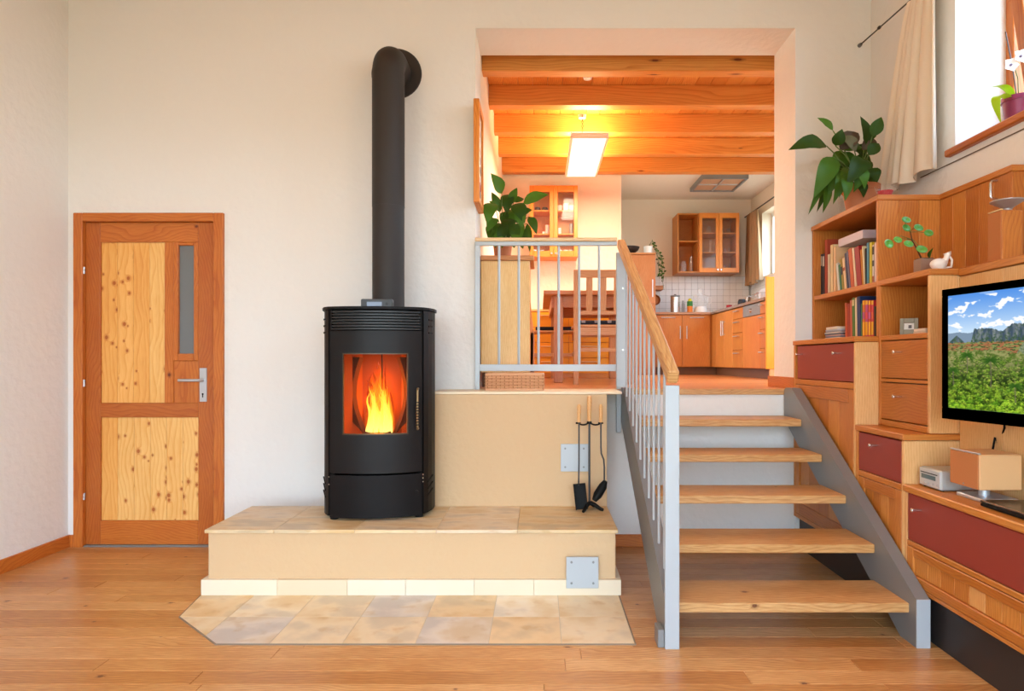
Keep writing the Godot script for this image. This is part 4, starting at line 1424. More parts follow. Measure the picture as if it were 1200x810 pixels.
func build_books() -> void:
	var y := 1.5885
	bookpx(961.8, 963.5, 298, 0.0, y, "2e3442", "dark navy book with pale title block at the far left of the upper shelf", [[0.72, 0.95, "cfc8bc"]])
	bookpx(963.8, 966.2, 297.5, 0.0, y, "3d3a44", "charcoal book with pale title block, second from the left on the upper shelf", [[0.7, 0.94, "d8cfc0"]])
	bookpx(966.5, 969.7, 281, 0.0, y, "b4492f", "tall thin brick-red book beside the two dark books on the upper shelf")
	bookpx(970.0, 972.6, 298, 0.0, y, "efe4c4", "short cream book between the brick-red book and a tall buff book")
	bookpx(973.0, 976.2, 287, 0.0, y, "ecd3a0", "tall buff book, left one of the pale pair on the upper shelf")
	bookpx(976.5, 979.6, 289, 0.0, y, "e8bf90", "tall peach-tan book, right one of the pale pair on the upper shelf")
	# leaning ones, their tops tipped to the left
	var le := 0.16
	bookpx(982.0, 984.2, 308, le, y, "d9dcd6", "thin pale grey book leaning at the left end of the tilted row")
	bookpx(984.5, 986.6, 310, le, y, "3c7a54", "thin green book leaning beside the pale grey one on the upper shelf")
	bookpx(987.0, 989.2, 303, le, y, "a48f35", "olive yellow book leaning in the tilted row on the upper shelf", [[0.5, 0.75, "2c2f4a"]])
	bookpx(989.5, 992.4, 302, le, y, "e6c79b", "light tan book leaning in the tilted row", [[0.6, 0.7, "a2402f"]])
	bookpx(992.7, 994.6, 296, le, y, "39415e", "slim dark blue book leaning in the tilted row")
	bookpx(994.9, 996.8, 294, le, y, "7a7791", "slim purple-grey book leaning in the tilted row")
	bookpx(997.1, 1001.4, 291, le, y, "c55a2c", "orange paperback leaning against a white-spined book")
	bookpx(1001.7, 1004.0, 290, le, y, "f0dcc0", "white-spined book leaning against the thick crimson one")
	bookpx(1004.3, 1010.0, 289, le, y, "99152b", "thick crimson book leaning in the middle of the upper shelf")
	bookpx(1010.3, 1011.8, 292, le * 0.8, y, "d98c24", "thin amber book leaning right of the crimson one")
	bookpx(1012.1, 1013.6, 288, le * 0.6, y, "efe2b8", "thin ivory book leaning beside the amber one")
	bookpx(1013.8, 1015.2, 291, 0.04, y, "2a2320", "narrow black book left of the blue one on the upper shelf")
	bookpx(1015.5, 1018.4, 284.5, 0.0, y, "1f86a8", "upright bright blue book on the upper shelf")
	bookpx(1018.7, 1021.8, 284, 0.0, y, "cfc31c", "upright yellow-green book on the upper shelf")
	bookpx(1022.1, 1024.4, 287, 0.0, y, "e9e3da", "white book with black lettering blocks near the right end of the upper shelf", [[0.75, 0.95, "1d1a19"], [0.45, 0.6, "2b2725"], [0.05, 0.2, "a5482c"]])
	bookpx(1024.6, 1027.2, 284, 0.0, y, "e4cdc6", "pale pink book at the right end of the upper shelf")
	var fo := mb()
	var fy := 1.858
	fo.prism([Vector3(1.785, fy, -3.625), Vector3(1.975, fy, -3.625), Vector3(1.975, fy, -3.955), Vector3(1.815, fy, -3.955), Vector3(1.793, fy, -3.94), Vector3(1.785, fy, -3.915)], Vector3(0, 0.046, 0))
	solo("folder", fo, hexm("cfc4d0", 0.5), "large lilac-white folder lying across the tops of the leaning books", "folder", Vector3(1.88, fy, -3.8))
	# lower shelf
	y = 1.3065
	bookpx(990.5, 993.0, 355, 0.03, y, "c65a35", "brick-orange book, leftmost upright one on the lower shelf")
	bookpx(993.3, 996.2, 356, 0.03, y, "a93c2a", "dark red book, second upright one on the lower shelf")
	bookpx(996.5, 998.6, 352, 0.03, y, "d06a50", "salmon red book, third upright one on the lower shelf")
	bookpx(998.9, 1001.9, 349, 0.03, y, "4d7a2f", "green book on the lower shelf beside a cream one", [[0.8, 0.95, "d6cf9a"]])
	bookpx(1002.2, 1004.4, 349, 0.03, y, "ead9b4", "cream book on the lower shelf between green and navy")
	bookpx(1004.7, 1008.4, 347.5, 0.03, y, "1f3a6e", "thick navy book on the lower shelf")
	bookpx(1008.7, 1010.3, 356, 0.0, y, "3f7a4c", "thin green book on the lower shelf right of the navy one")
	var n := 0
	for q in [1010.6, 1014.0, 1017.4, 1020.8]:
		bookpx(q, q + 3.1, 352, 0.0, y, ["d9722b", "c24a86", "d4433c", "d83a44"][n], ["orange and yellow volume, leftmost of the bright set of four", "magenta and yellow volume, second of the bright set of four", "red and yellow volume, third of the bright set of four", "crimson and yellow volume, rightmost of the bright set of four"][n], [[0.06, 0.42, "efb01f"], [0.88, 0.99, "f2b61a"], [0.5, 0.68, ["b85a9a", "e0455a", "c65aa8", "e05a3a"][n]]])
		n += 1
	bookpx(1024.2, 1026.2, 359, 0.0, y, "2b2522", "narrow dark book at the right end of the lower shelf")
	# stack of magazines
	var cols := ["8f8a94", "d8cfc6", "6f7f98", "c9a9a0", "4f5a70", "e4ddd2", "9aa2ac", "b9c4d2", "efe3cf"]
	var says := ["grey magazine at the bottom of the lying stack", "cream magazine second from the bottom of the lying stack", "blue-grey magazine third from the bottom of the lying stack", "pinkish magazine fourth from the bottom of the lying stack", "slate magazine in the middle of the lying stack", "off-white magazine sixth from the bottom of the lying stack", "grey-blue magazine third from the top of the lying stack", "light blue magazine second from the top of the lying stack", "cream book lying on top of the magazine stack"]
	var yy := y
	var r := RandomNumberGenerator.new()
	r.seed = 8
	for k in 9:
		var h := 0.008 if k < 8 else 0.016
		var w := r.randf_range(0.19, 0.21) if k < 8 else 0.15
		var o := r.randf_range(-0.012, 0.012)
		var b := mb()
		b.box(Vector3(1.875, yy + h / 2, -3.98 + o), Vector3(0.2, h - 0.0006, w), 0.001)
		solo("magazine" if k < 8 else "book", b, hexm(cols[k], 0.5), says[k], "magazine" if k < 8 else "book", Vector3(1.875, yy, -3.98 + o))
		yy += h

# ---------------------------------------------------------------- television and electronics
func tv_picture() -> ImageTexture:
	var w := 640
	var h := 360
	var n := FastNoiseLite.new()
	n.seed = 12
	n.noise_type = FastNoiseLite.TYPE_SIMPLEX
	n.frequency = 1.0
	n.fractal_octaves = 4
	n.fractal_gain = 0.6
	var im := Image.create(w, h, false, Image.FORMAT_RGB8)
	for y in h:
		var v := float(y) / h
		for x in w:
			var u := float(x) / h      # in picture heights, so that features keep their shape
			var c := Color(0.33, 0.57, 0.90).lerp(Color(0.80, 0.89, 0.97), clampf(v / 0.34, 0, 1))
			var cl := n.get_noise_2d(u * 3.2 + 11.0, v * 7.0 + 3.0)
			c = c.lerp(Color(0.99, 0.99, 1.0), smoothstep(0.12, 0.34, cl) * (1.0 if v > 0.02 else 0.3))
			if v > 0.335 + 0.012 * n.get_noise_2d(u * 6.0, 2.0):
				c = Color(0.50, 0.58, 0.66)
			var top := 0.9
			if u > 0.225:
				top = 0.305 + 0.10 * (1.0 - smoothstep(0.225, 0.262, u)) + 0.03 * smoothstep(0.42, 0.49, u) * (1.0 - smoothstep(0.5, 0.6, u)) - 0.022 * smoothstep(0.52, 0.62, u) + 0.012 * n.get_noise_2d(u * 22.0, 1.0)
			if u < 0.16:
				top = minf(top, 0.355 + absf(u - 0.085) * 0.8)
			if v > top:
				var sh := n.get_noise_2d(u * 16.0, v * 5.0)
				c = Color(0.27, 0.33, 0.40).lerp(Color(0.50, 0.53, 0.53), clampf(0.5 + sh * 1.2, 0, 1)).lerp(Color(0.24, 0.34, 0.24), clampf(n.get_noise_2d(u * 24.0, v * 30.0) + smoothstep(0.33, 0.42, v) * 0.5, 0, 1))
			if v > 0.42 + 0.008 * n.get_noise_2d(u * 16.0, 4.0):
				c = Color(0.66, 0.42, 0.29).lerp(Color(0.55, 0.58, 0.34), smoothstep(-0.15, 0.25, n.get_noise_2d(u * 7.0, v * 36.0)))
				c = c.lerp(Color(0.24, 0.33, 0.18), smoothstep(0.15, 0.35, n.get_noise_2d(u * 18.0, v * 60.0)))
			if v > 0.36 + pow(absf(u - 0.80) * 1.9, 2.0) * 1.6 and v < 0.53 and u > 0.6:
				c = Color(0.38, 0.45, 0.32).lerp(Color(0.58, 0.60, 0.48), clampf(n.get_noise_2d(u * 34.0, v * 34.0) + 0.5, 0, 1))
			var veg := 0.49 + 0.03 * smoothstep(0.4, 0.6, u) + 0.02 * n.get_noise_2d(u * 12.0, 8.0)
			if v > veg:
				c = Color(0.60, 0.60, 0.38).lerp(Color(0.34, 0.42, 0.18), clampf(0.5 + n.get_noise_2d(u * 12.0, v * 14.0) * 1.6, 0, 1))
				c = c.lerp(Color(0.12, 0.19, 0.07), smoothstep(0.55, 0.8, v))
			im.set_pixel(x, y, c.clamp())
	# bushes, painted from the far ones to the near ones
	var r := RandomNumberGenerator.new()
	r.seed = 77
	for k in 2600:
		var v := 0.50 + 0.52 * pow(k / 2600.0, 0.9)
		var cx := r.randf() * w
		if v < 0.55 and cx > h * 0.42 and cx < h * 0.8:
			continue
		var rad := lerpf(1.6, 8.5, clampf((v - 0.5) * 2.0, 0, 1)) * r.randf_range(0.6, 1.3)
		var near := clampf((v - 0.52) * 2.4, 0, 1)
		var tone := Color(0.46, 0.48, 0.27).lerp(Color(0.30, 0.44, 0.14), r.randf())
		tone = tone.lerp([Color(0.52, 0.66, 0.16), Color(0.36, 0.54, 0.13), Color(0.62, 0.72, 0.24), Color(0.20, 0.32, 0.10)][r.randi_range(0, 3)], near)
		if r.randf() < 0.12:
			tone = Color(0.66, 0.60, 0.42).lerp(tone, near)
		for e in int(rad * 5.0):
			var a := r.randf() * TAU
			var q := sqrt(r.randf())
			var up := 1.0 - 0.45 * sin(a) * q
			for e2 in 2:
				put_px(im, cx + cos(a) * rad * q * 1.3 + e2, v * h + sin(a) * rad * q, Color(tone.r * up, tone.g * up, tone.b * up * 0.95).clamp())
	for q in [[0.19, 0.53, 0.08], [0.41, 0.575, 0.115], [0.78, 0.65, 0.13], [0.05, 0.66, 0.07], [0.62, 0.78, 0.07], [1.1, 0.6, 0.12], [1.45, 0.66, 0.11]]:
		var cx: float = q[0] * h
		var cy: float = q[1] * h
		var l: float = q[2] * h
		for s in int(l * 2.0):
			for e in 3:
				put_px(im, cx + e - 1 + sin(s * 0.03) * 1.5, cy + s, Color(0.42, 0.40, 0.31))
		for f in 17:
			var a := PI * 0.80 + PI * 1.40 * f / 16.0
			for s in 60:
				var p := s / 60.0
				for e in int(3.0 * (1.0 - p) + 2.0):
					put_px(im, cx + cos(a) * l * p, cy + sin(a) * l * p * 0.75 + p * p * l * 0.38 + e, Color(0.16, 0.30, 0.10).lerp(Color(0.42, 0.58, 0.20), p * 0.9 if f % 2 else 0.15))
	return ImageTexture.create_from_image(im)

func put_px(im: Image, x: float, y: float, c: Color) -> void:
	if x >= 0 and y >= 0 and x < im.get_width() and y < im.get_height():
		im.set_pixel(int(x), int(y), c)

func build_tv() -> void:
	var p0 := Vector3(1.650, 0, -2.687)      # far lower edge, in plan
	var t := Vector3(0.174, 0, 0.985)
	var w := 0.93
	var y0 := 0.945
	var y1 := 1.470
	var tv := thing("television", "flat black television showing a green valley with palms and cliffs", "television", p0 + t * (w / 2) + Vector3(0, y0, 0))
	var b := mb()
	b.xf = Transform3D(Basis(-t, Vector3.UP, Vector3(-0.985, 0, 0.174)), p0)   # x runs back along the set, z out of the screen
	var put := func(x0: float, x1: float, a: float, c: float, z0: float, z1: float) -> void:
		b.box(Vector3(-(x0 + x1) / 2, (a + c) / 2, (z0 + z1) / 2), Vector3(x1 - x0, c - a, z1 - z0), 0.003)
	put.call(0.0, w, y0, y1, -0.045, -0.004)
	var bz := 0.028
	put.call(0.0, w, y1 - bz, y1, -0.004, 0.006)
	put.call(0.0, w, y0, y0 + 0.046, -0.004, 0.006)
	put.call(0.0, bz, y0 + 0.046, y1 - bz, -0.004, 0.006)
	put.call(w - bz, w, y0 + 0.046, y1 - bz, -0.004, 0.006)
	part(tv, "casing", b, hexm("100f0f", 0.22))
	var m := mat(Color(0.02, 0.02, 0.02), 0.3)
	m.emission_enabled = true
	m.emission = Color(1, 1, 1)
	m.emission_operator = BaseMaterial3D.EMISSION_OP_MULTIPLY
	m.emission_texture = tv_picture()
	m.emission_energy_multiplier = TV_E
	var s := mb()
	s.xf = b.xf
	var xa := bz
	var xb := w - bz
	s.quad(Vector3(-xa, y1 - bz, 0.0), Vector3(-xb, y1 - bz, 0.0), Vector3(-xb, y0 + 0.046, 0.0), Vector3(-xa, y0 + 0.046, 0.0), Vector3.BACK, Vector2(0, 0), Vector2(1, 0), Vector2(1, 1), Vector2(0, 1))
	part(tv, "screen", s, m)
	var l := AreaLight3D.new()
	l.name = "screen_light"
	l.area_size = Vector2(w - 0.08, 0.44)
	l.light_color = Color(0.85, 0.95, 0.9)
	l.light_energy = TV_E * 0.02
	l.area_range = 8.0
	l.area_attenuation = 2.0
	l.shadow_enabled = true
	tv.add_child(l)
	l.global_transform = Transform3D(Basis(-t, Vector3.UP, Vector3(0.985, 0, -0.174)).orthonormalized(), p0 + t * (w / 2) + Vector3(-0.01, 1.2, 0.002))
	var ar := mb()
	ar.xf = b.xf
	ar.box(Vector3(-w * 0.5, 1.2, -0.055), Vector3(0.2, 0.2, 0.02), 0.003)
	part(tv, "wall_bracket", ar, M.black)
	var arm := mb()
	var c0 := p0 + t * (w * 0.5) + Vector3(0.06, 1.2, -0.01)
	arm.bar(c0, Vector3(F3 + 0.004, 1.2, c0.z - 0.03), 0.05, 0.03, 0.003)
	part(tv, "bracket_arm", arm, M.black)
	b = mb()
	b.tube([P(1177, 490, 2.60), P(1177, 502, 2.62), P(1174, 513, 2.65), P(1168, 519, 2.67), Vector3(1.845, 0.87, -2.66), Vector3(1.846, 0.80, -2.68), Vector3(1.846, 0.70, -2.70), Vector3(1.843, 0.64, -2.70)], 0.0042, 8)
	solo("cable", b, M.black, "thin black cable hanging from the television behind the wooden speaker", "cable", Vector3(1.85, 0.64, -2.66))

func build_electronics() -> void:
	# wooden speaker on a silver stand
	var x0 := 1.669
	var y0 := 0.6865
	var y1 := 0.822
	var sp := thing("speaker", "large pale wooden box speaker on a silver foot under the television", "speaker", Vector3(1.76, 0.636, -2.58))
	part(sp, "cabinet", boxes([[x0 + 0.006, 1.838, y0, y1, 2.50, 2.672]], 0.004, 0), hexm("e3b27c", 0.45))
	part(sp, "grille", boxes([[x0, x0 + 0.006, y0 + 0.002, y1 - 0.002, 2.502, 2.670]], 0.003), hexm("c27a45", 0.85))
	part(sp, "edge_strip", boxes([[x0 + 0.001, x0 + 0.012, y1 + 0.0005, y1 + 0.006, 2.50, 2.672]], 0.002), M.alu)
	part(sp, "foot", boxes([[x0 + 0.02, 1.83, 0.6365, 0.652, 2.505, 2.665]], 0.007), M.alu)
	var b := mb()
	b.cyl(Vector3(1.75, 0.65, -2.585), Vector3(1.75, y0 + 0.001, -2.585), 0.02, 0.02, 16)
	part(sp, "neck", b, M.alu)
	b = mb()
	b.ball(Vector3(x0 - 0.0005, y0 + 0.012, -2.585), Vector3(0.002, 0.004, 0.004), 8, 6)
	part(sp, "lamp_dot", b, M.chrome)
	# silver receiver
	var rc := thing("receiver", "small silver set-top box with dark display beside the wooden box speaker", "receiver", Vector3(1.75, 0.636, -2.79))
	var body := hexm("bcc0be", 0.35, 0.3)
	var rx := 1.66
	part(rc, "housing", boxes([[rx + 0.004, 1.838, 0.640, 0.722, 2.722, 2.872]], 0.006), body)
	part(rc, "front_plate", boxes([[rx, rx + 0.004, 0.645, 0.718, 2.726, 2.868]], 0.002), hexm("d2d6d6", 0.3, 0.3))
	part(rc, "display", boxes([[rx - 0.001, rx + 0.001, 0.675, 0.694, 2.752, 2.855]], 0.0005), hexm("5e7478", 0.2))
	part(rc, "disc_slot", boxes([[rx - 0.0008, rx + 0.001, 0.699, 0.703, 2.74, 2.86]], 0.0), M.black)
	for k in 4:
		b = mb()
		b.cyl(Vector3(rx + 0.001, 0.658, -2.74 - k * 0.03), Vector3(rx - 0.003, 0.658, -2.74 - k * 0.03), 0.005)
		part(rc, "button", b, M.alu)
	for q in [[rx + 0.02, 2.74], [1.82, 2.74], [rx + 0.02, 2.855], [1.82, 2.855]]:
		b = mb()
		b.cyl(Vector3(q[0], 0.636, -q[1]), Vector3(q[0], 0.641, -q[1]), 0.008)
		part(rc, "foot", b, M.black)
	# closed laptop
	var lp := thing("laptop", "closed black laptop lying on the low cabinet in front of the box speaker", "laptop", Vector3(1.74, 0.636, -2.29))
	part(lp, "base", boxes([[1.650, 1.846, 0.638, 0.650, 2.12, 2.46]], 0.004), M.black)
	part(lp, "lid", boxes([[1.650, 1.846, 0.6515, 0.660, 2.12, 2.46]], 0.003), hexm("2a2422", 0.2))
	# wooden speaker tower on the shelf, with a metal dish on top
	var sy := 1.588
	var tw := thing("speaker", "upright orange wooden speaker standing on the shelf over the television", "speaker", Vector3(1.945, sy, -2.74))
	part(tw, "cabinet", boxes([[1.905, 1.99, sy, 1.802, 2.704, 2.785]], 0.003, 1), M.cherry)
	part(tw, "grille", boxes([[1.90, 1.905, sy + 0.003, 1.80, 2.706, 2.783]], 0.002, 1), hexm("b9713c", 0.85))
	part(tw, "edge_strip", boxes([[1.90, 1.909, 1.8025, 1.807, 2.704, 2.785]], 0.0015), hexm("f0d9a0", 0.4))
	var ds := mb()
	ds.lathe(Vector3(1.955, 1.807, -2.745), [Vector2(0.0, 0.0), Vector2(0.017, 0.0), Vector2(0.018, 0.008), Vector2(0.030, 0.018), Vector2(0.062, 0.038), Vector2(0.062, 0.042), Vector2(0.028, 0.022), Vector2(0.0, 0.016)], 28)
	solo("dish", ds, hexm("a9a2a2", 0.35, 0.4), "shallow grey metal dish on top of the upright wooden speaker", "dish", Vector3(1.955, 1.807, -2.745))
	# picture frame and small books in the cubby
	var fy := 1.306
	var fp := thing("photo_frame", "small grey photo frame standing in the open cubby", "photo frame", Vector3(1.80, fy, -3.20))
	var xf := Transform3D(Basis(Vector3.UP, deg_to_rad(-38)) * Basis(Vector3.RIGHT, -0.14), Vector3(1.80, fy + 0.003, -3.20))
	b = mb()
	b.xf = xf
	b.box(Vector3(-0.031, 0.04, 0), Vector3(0.018, 0.08, 0.008), 0.002)
	b.box(Vector3(0.031, 0.04, 0), Vector3(0.018, 0.08, 0.008), 0.002)
	b.box(Vector3(0, 0.012, 0), Vector3(0.044, 0.024, 0.008), 0.002)
	b.box(Vector3(0, 0.068, 0), Vector3(0.044, 0.024, 0.008), 0.002)
	b.box(Vector3(0, 0.04, -0.005), Vector3(0.078, 0.078, 0.003), 0.001)
	part(fp, "frame", b, hexm("8f8a78", 0.4, 0.3))
	b = mb()
	b.xf = xf
	b.box(Vector3(0, 0.04, -0.002), Vector3(0.045, 0.034, 0.002), 0.0)
	part(fp, "picture", b, hexm("e6e4de", 0.4))
	b = mb()
	b.xf = xf
	b.box(Vector3(0.004, 0.038, -0.0006), Vector3(0.014, 0.016, 0.001), 0.0)
	part(fp, "picture_mark", b, hexm("5f6063", 0.5))
	for k in 2:
		b = mb()
		b.box(Vector3(1.82, fy + 0.006 + k * 0.0125, -3.06), Vector3(0.10, 0.0118, 0.10 - k * 0.006), 0.0015)
		solo("book", b, hexm(["c9b49c", "dccbb6"][k], 0.6), ["small tan book lying at the bottom of the pair in the cubby", "small beige book lying on top of the pair in the cubby"][k], "book", Vector3(1.82, fy + k * 0.0125, -3.06))

# ---------------------------------------------------------------- plants and curtain
# one leaf given by the pixels of its base and tip in the photograph's frame, at distances d0 and d1
func leafpx(parent: Node, bx: float, by: float, d0: float, tx: float, ty: float, d1: float, wpx: float, arch := 0.15, up := Vector3(0, 0.5, 1), m: Material = null) -> void:
	var a := P(bx, by, d0)
	var c := P(tx, ty, d1)
	var b := mb()
	b.leaf(a, c, wpx * (d0 + d1) / 2 / F, up, arch, 0.22)
	part(parent, "leaf", b, m if m else pick("leaf"))

func stalk(parent: Node, a: Vector3, c: Vector3, r := 0.0035, sag := 0.03) -> void:
	var b := mb()
	b.tube([a, a.lerp(c, 0.35) + Vector3(0, sag, 0), a.lerp(c, 0.7) + Vector3(0, sag, 0), c], [r * 1.2, r, r, r * 0.8], 6)
	part(parent, "stem", b, M.stem)

func build_plants() -> void:
	var r := RandomNumberGenerator.new()
	# --- large plant on the bookcase
	var by := 2.0285
	var pc := Vector3(1.86, by, -3.80)
	var p := thing("potted_plant", "large dark-leaved plant in a clay pot on top of the bookcase", "plant", pc)
	var b := mb()
	b.lathe(pc, [Vector2(0.0, 0.0), Vector2(0.075, 0.0), Vector2(0.095, 0.125), Vector2(0.102, 0.125), Vector2(0.104, 0.16), Vector2(0.094, 0.16), Vector2(0.09, 0.13), Vector2(0.0, 0.13)], 28)
	part(p, "pot", b, M.terracotta)
	b = mb()
	b.ball(pc + Vector3(0, 0.128, 0), Vector3(0.089, 0.012, 0.089), 16, 6)
	part(p, "soil", b, M.soil)
	var c := pc + Vector3(0, 0.13, 0)
	var lv := [[968.6, 171, 3.66, 923.6, 176, 3.62, 19, 0.16], [976, 153, 3.65, 957.5, 138, 3.68, 9, 0.1], [979, 171, 3.6, 987, 151, 3.55, 13, 0.1], [976, 184, 3.62, 953, 233, 3.55, 20, 0.22], [1018, 174, 3.62, 1008, 136, 3.6, 12, 0.1], [1022, 160, 3.52, 1033, 137, 3.5, 13, 0.1], [1012, 186, 3.55, 992, 218, 3.45, 20, 0.2], [986, 176, 3.7, 1009, 172, 3.75, 18, 0.2], [1018, 182, 3.5, 1030, 168, 3.5, 13, 0.2]]
	for q in lv:
		leafpx(p, q[0], q[1], q[2] + 0.12, q[3], q[4], q[5] + 0.12, q[6] * 1.1, q[7])
		stalk(p, c + Vector3(r.randf_range(-0.03, 0.03), 0, r.randf_range(-0.03, 0.03)), P(q[0], q[1], q[2] + 0.12))
	var lv2 := [[966, 206, 3.68, 947, 252, 3.64, 7], [970, 205, 3.7, 957, 249, 3.66, 8], [975, 200, 3.72, 962, 238, 3.68, 10], [981, 196, 3.6, 969, 232, 3.55, 11], [985, 200, 3.56, 976, 240, 3.5, 10], [990, 196, 3.6, 983, 232, 3.52, 10], [1008, 204, 3.6, 1000, 226, 3.52, 11], [1017, 198, 3.52, 1028, 214, 3.5, 14], [1012, 200, 3.7, 1024, 225, 3.7, 12], [993, 190, 3.75, 972, 214, 3.78, 12], [1000, 186, 3.72, 1022, 196, 3.74, 13], [1003, 195, 3.5, 1013, 222, 3.47, 12], [978, 190, 3.66, 962, 214, 3.6, 12], [1013, 168, 3.72, 1024, 150, 3.74, 12], [969, 215, 3.6, 964, 250, 3.57, 8], [989, 208, 3.5, 990, 236, 3.44, 11], [982, 180, 3.72, 998, 200, 3.7, 16], [990, 178, 3.76, 976, 196, 3.78, 14], [1000, 172, 3.74, 1014, 186, 3.74, 15], [1006, 190, 3.62, 1020, 206, 3.6, 14], [996, 200, 3.66, 986, 224, 3.62, 12], [1004, 212, 3.6, 1012, 232, 3.58, 11], [972, 212, 3.66, 955, 236, 3.62, 9]]
	for q in lv2:
		leafpx(p, q[0], q[1], q[2] + 0.12, q[3], q[4], q[5] + 0.12, q[6] * 1.15, 0.22)
		stalk(p, c, P(q[0], q[1], q[2] + 0.12), 0.003)
	var fade := hexm("4a3a28", 0.7)
	leafpx(p, 984, 176, 3.74, 1006, 156, 3.76, 20, 0.2, Vector3(0, 0.5, 1), fade)
	leafpx(p, 1003, 178, 3.72, 983, 160, 3.74, 14, 0.25, Vector3(0, 0.3, 1), hexm("5d5a3c", 0.7))
	leafpx(p, 1010, 176, 3.73, 1026, 164, 3.76, 14, 0.2, Vector3(0, 0.4, 1), fade)
	# a glass vase beside it and a red jar candle
	var vc := Vector3(1.845, by, -3.985)
	b = mb()
	b.lathe(vc, [Vector2(0.0, 0.0), Vector2(0.03, 0.0), Vector2(0.036, 0.05), Vector2(0.028, 0.10), Vector2(0.034, 0.13), Vector2(0.031, 0.13), Vector2(0.025, 0.10), Vector2(0.032, 0.05), Vector2(0.026, 0.006), Vector2(0.0, 0.006)], 20)
	solo("vase", b, M.clear, "small clear glass vase behind the drooping leaves on the bookcase", "vase", vc)
	var jc := Vector3(1.80, by, -3.42)
	var jar := thing("candle_jar", "round glass candle jar with red wax on the bookcase corner under the curtain", "candle", jc)
	b = mb()
	b.lathe(jc, [Vector2(0.0, 0.0), Vector2(0.032, 0.0), Vector2(0.038, 0.02), Vector2(0.048, 0.045), Vector2(0.052, 0.062), Vector2(0.05, 0.062), Vector2(0.045, 0.045), Vector2(0.035, 0.02), Vector2(0.029, 0.003), Vector2(0.0, 0.003)], 24)
	part(jar, "glass", b, M.glass)
	b = mb()
	b.lathe(jc, [Vector2(0.0, 0.004), Vector2(0.028, 0.004), Vector2(0.0335, 0.02), Vector2(0.0385, 0.034), Vector2(0.0, 0.035)], 24)
	part(jar, "wax", b, hexm("b3212a", 0.4))
	# --- round-leaved plant on the middle shelf
	var sy := 1.5885
	var qc := Vector3(1.815, sy, -3.10)
	var q2 := thing("potted_plant", "small plant with round coin leaves in a square grey-brown pot", "plant", qc)
	b = mb()
	b.box(qc + Vector3(0, 0.036, 0), Vector3(0.066, 0.072, 0.066), 0.004)
	part(q2, "pot", b, hexm("9a7a66", 0.8))
	b = mb()
	b.box(qc + Vector3(0, 0.0725, 0), Vector3(0.056, 0.004, 0.056), 0.001)
	part(q2, "soil", b, M.soil)
	var top := P(1067, 272, 3.06)
	b = mb()
	b.tube([qc + Vector3(-0.01, 0.07, 0.0), P(1074, 291, 3.07), P(1069, 282, 3.06), top], [0.004, 0.0036, 0.003, 0.0024], 8)
	part(q2, "stem", b, hexm("5a3a22", 0.7))
	for e in [[1062, 257.8, 5.2], [1062.2, 267.3, 5.0], [1076.5, 267, 5.4], [1088.3, 273.2, 5.0], [1052, 281.2, 4.8], [1041.6, 285.8, 5.8], [1064.7, 286, 5.4], [1080.2, 292.3, 6.2]]:
		var lc := P(e[0], e[1], 3.02)
		var rad: float = e[2] * 3.02 / F
		var nb := Basis(Vector3.UP, r.randf_range(-0.5, 0.2)) * Basis(Vector3.RIGHT, r.randf_range(0.9, 1.3))
		b = mb()
		b.xf = Transform3D(nb, lc)
		b.lathe(Vector3.ZERO, [Vector2(0.0, -0.002), Vector2(rad * 0.3, 0.0005), Vector2(rad * 0.75, 0.003), Vector2(rad, 0.002), Vector2(rad, 0.0006), Vector2(rad * 0.75, 0.0014), Vector2(rad * 0.3, -0.001), Vector2(0.0, -0.0035)], 18)
		part(q2, "leaf", b, hexm(["4f9230", "5aa038", "478a2b"][r.randi_range(0, 2)], 0.35))
		b = mb()
		b.tube([top.lerp(P(1073, 290, 3.07), 0.5 if e[1] > 275 else 0.0), lc.lerp(top, 0.4) + Vector3(0, 0.008, -0.02), lc + Vector3(0, 0, -0.003)], 0.0015, 6)
		part(q2, "leaf_stalk", b, M.stem)
	b = mb()
	b.leaf(qc + Vector3(0.02, 0.074, 0.01), P(1094, 290, 3.0), 0.018, Vector3(-1, 0, 1), 0.1)
	part(q2, "leaf", b, M.leaf[1])
	# white pitcher figure beside it
	var wc := Vector3(1.80, sy, -2.955)
	b = mb()
	b.ball(wc + Vector3(-0.005, 0.026, 0), Vector3(0.036, 0.026, 0.03), 16, 10)
	b.tube([wc + Vector3(0.018, 0.035, 0), wc + Vector3(0.03, 0.052, 0), wc + Vector3(0.036, 0.07, 0), wc + Vector3(0.033, 0.078, 0)], [0.018, 0.011, 0.013, 0.017], 14)
	b.tube([wc + Vector3(0.042, 0.066, 0), wc + Vector3(0.056, 0.045, 0), wc + Vector3(0.052, 0.014, 0), wc + Vector3(0.03, 0.01, 0)], 0.005, 8)
	b.cyl(wc, wc + Vector3(0, 0.008, 0), 0.026, 0.03, 18)
	solo("pitcher", b, hexm("f1e6dc", 0.35), "small white ceramic pitcher lying on the shelf beside the coin-leaved plant", "pitcher", wc)
	# --- orchid on the sill
	var oy := 2.258
	var oc := Vector3(2.205, oy, -3.03)
	var o := thing("orchid", "white orchid with lime leaves in a purple pot on the window sill", "plant", oc)
	b = mb()
	b.lathe(oc, [Vector2(0.0, 0.0), Vector2(0.048, 0.0), Vector2(0.060, 0.115), Vector2(0.065, 0.115), Vector2(0.066, 0.135), Vector2(0.060, 0.135), Vector2(0.055, 0.11), Vector2(0.0, 0.108)], 28)
	var pm := hexm("92245f", 0.3)
	pm.clearcoat_enabled = true
	pm.clearcoat = 0.5
	part(o, "pot", b, pm)
	b = mb()
	b.ball(oc + Vector3(0, 0.108, 0), Vector3(0.056, 0.012, 0.056), 16, 6)
	part(o, "soil", b, M.soil)
	var lime := hexm("a8cc20", 0.4)
	lime.backlight_enabled = true
	lime.backlight = Color(0.45, 0.55, 0.05)
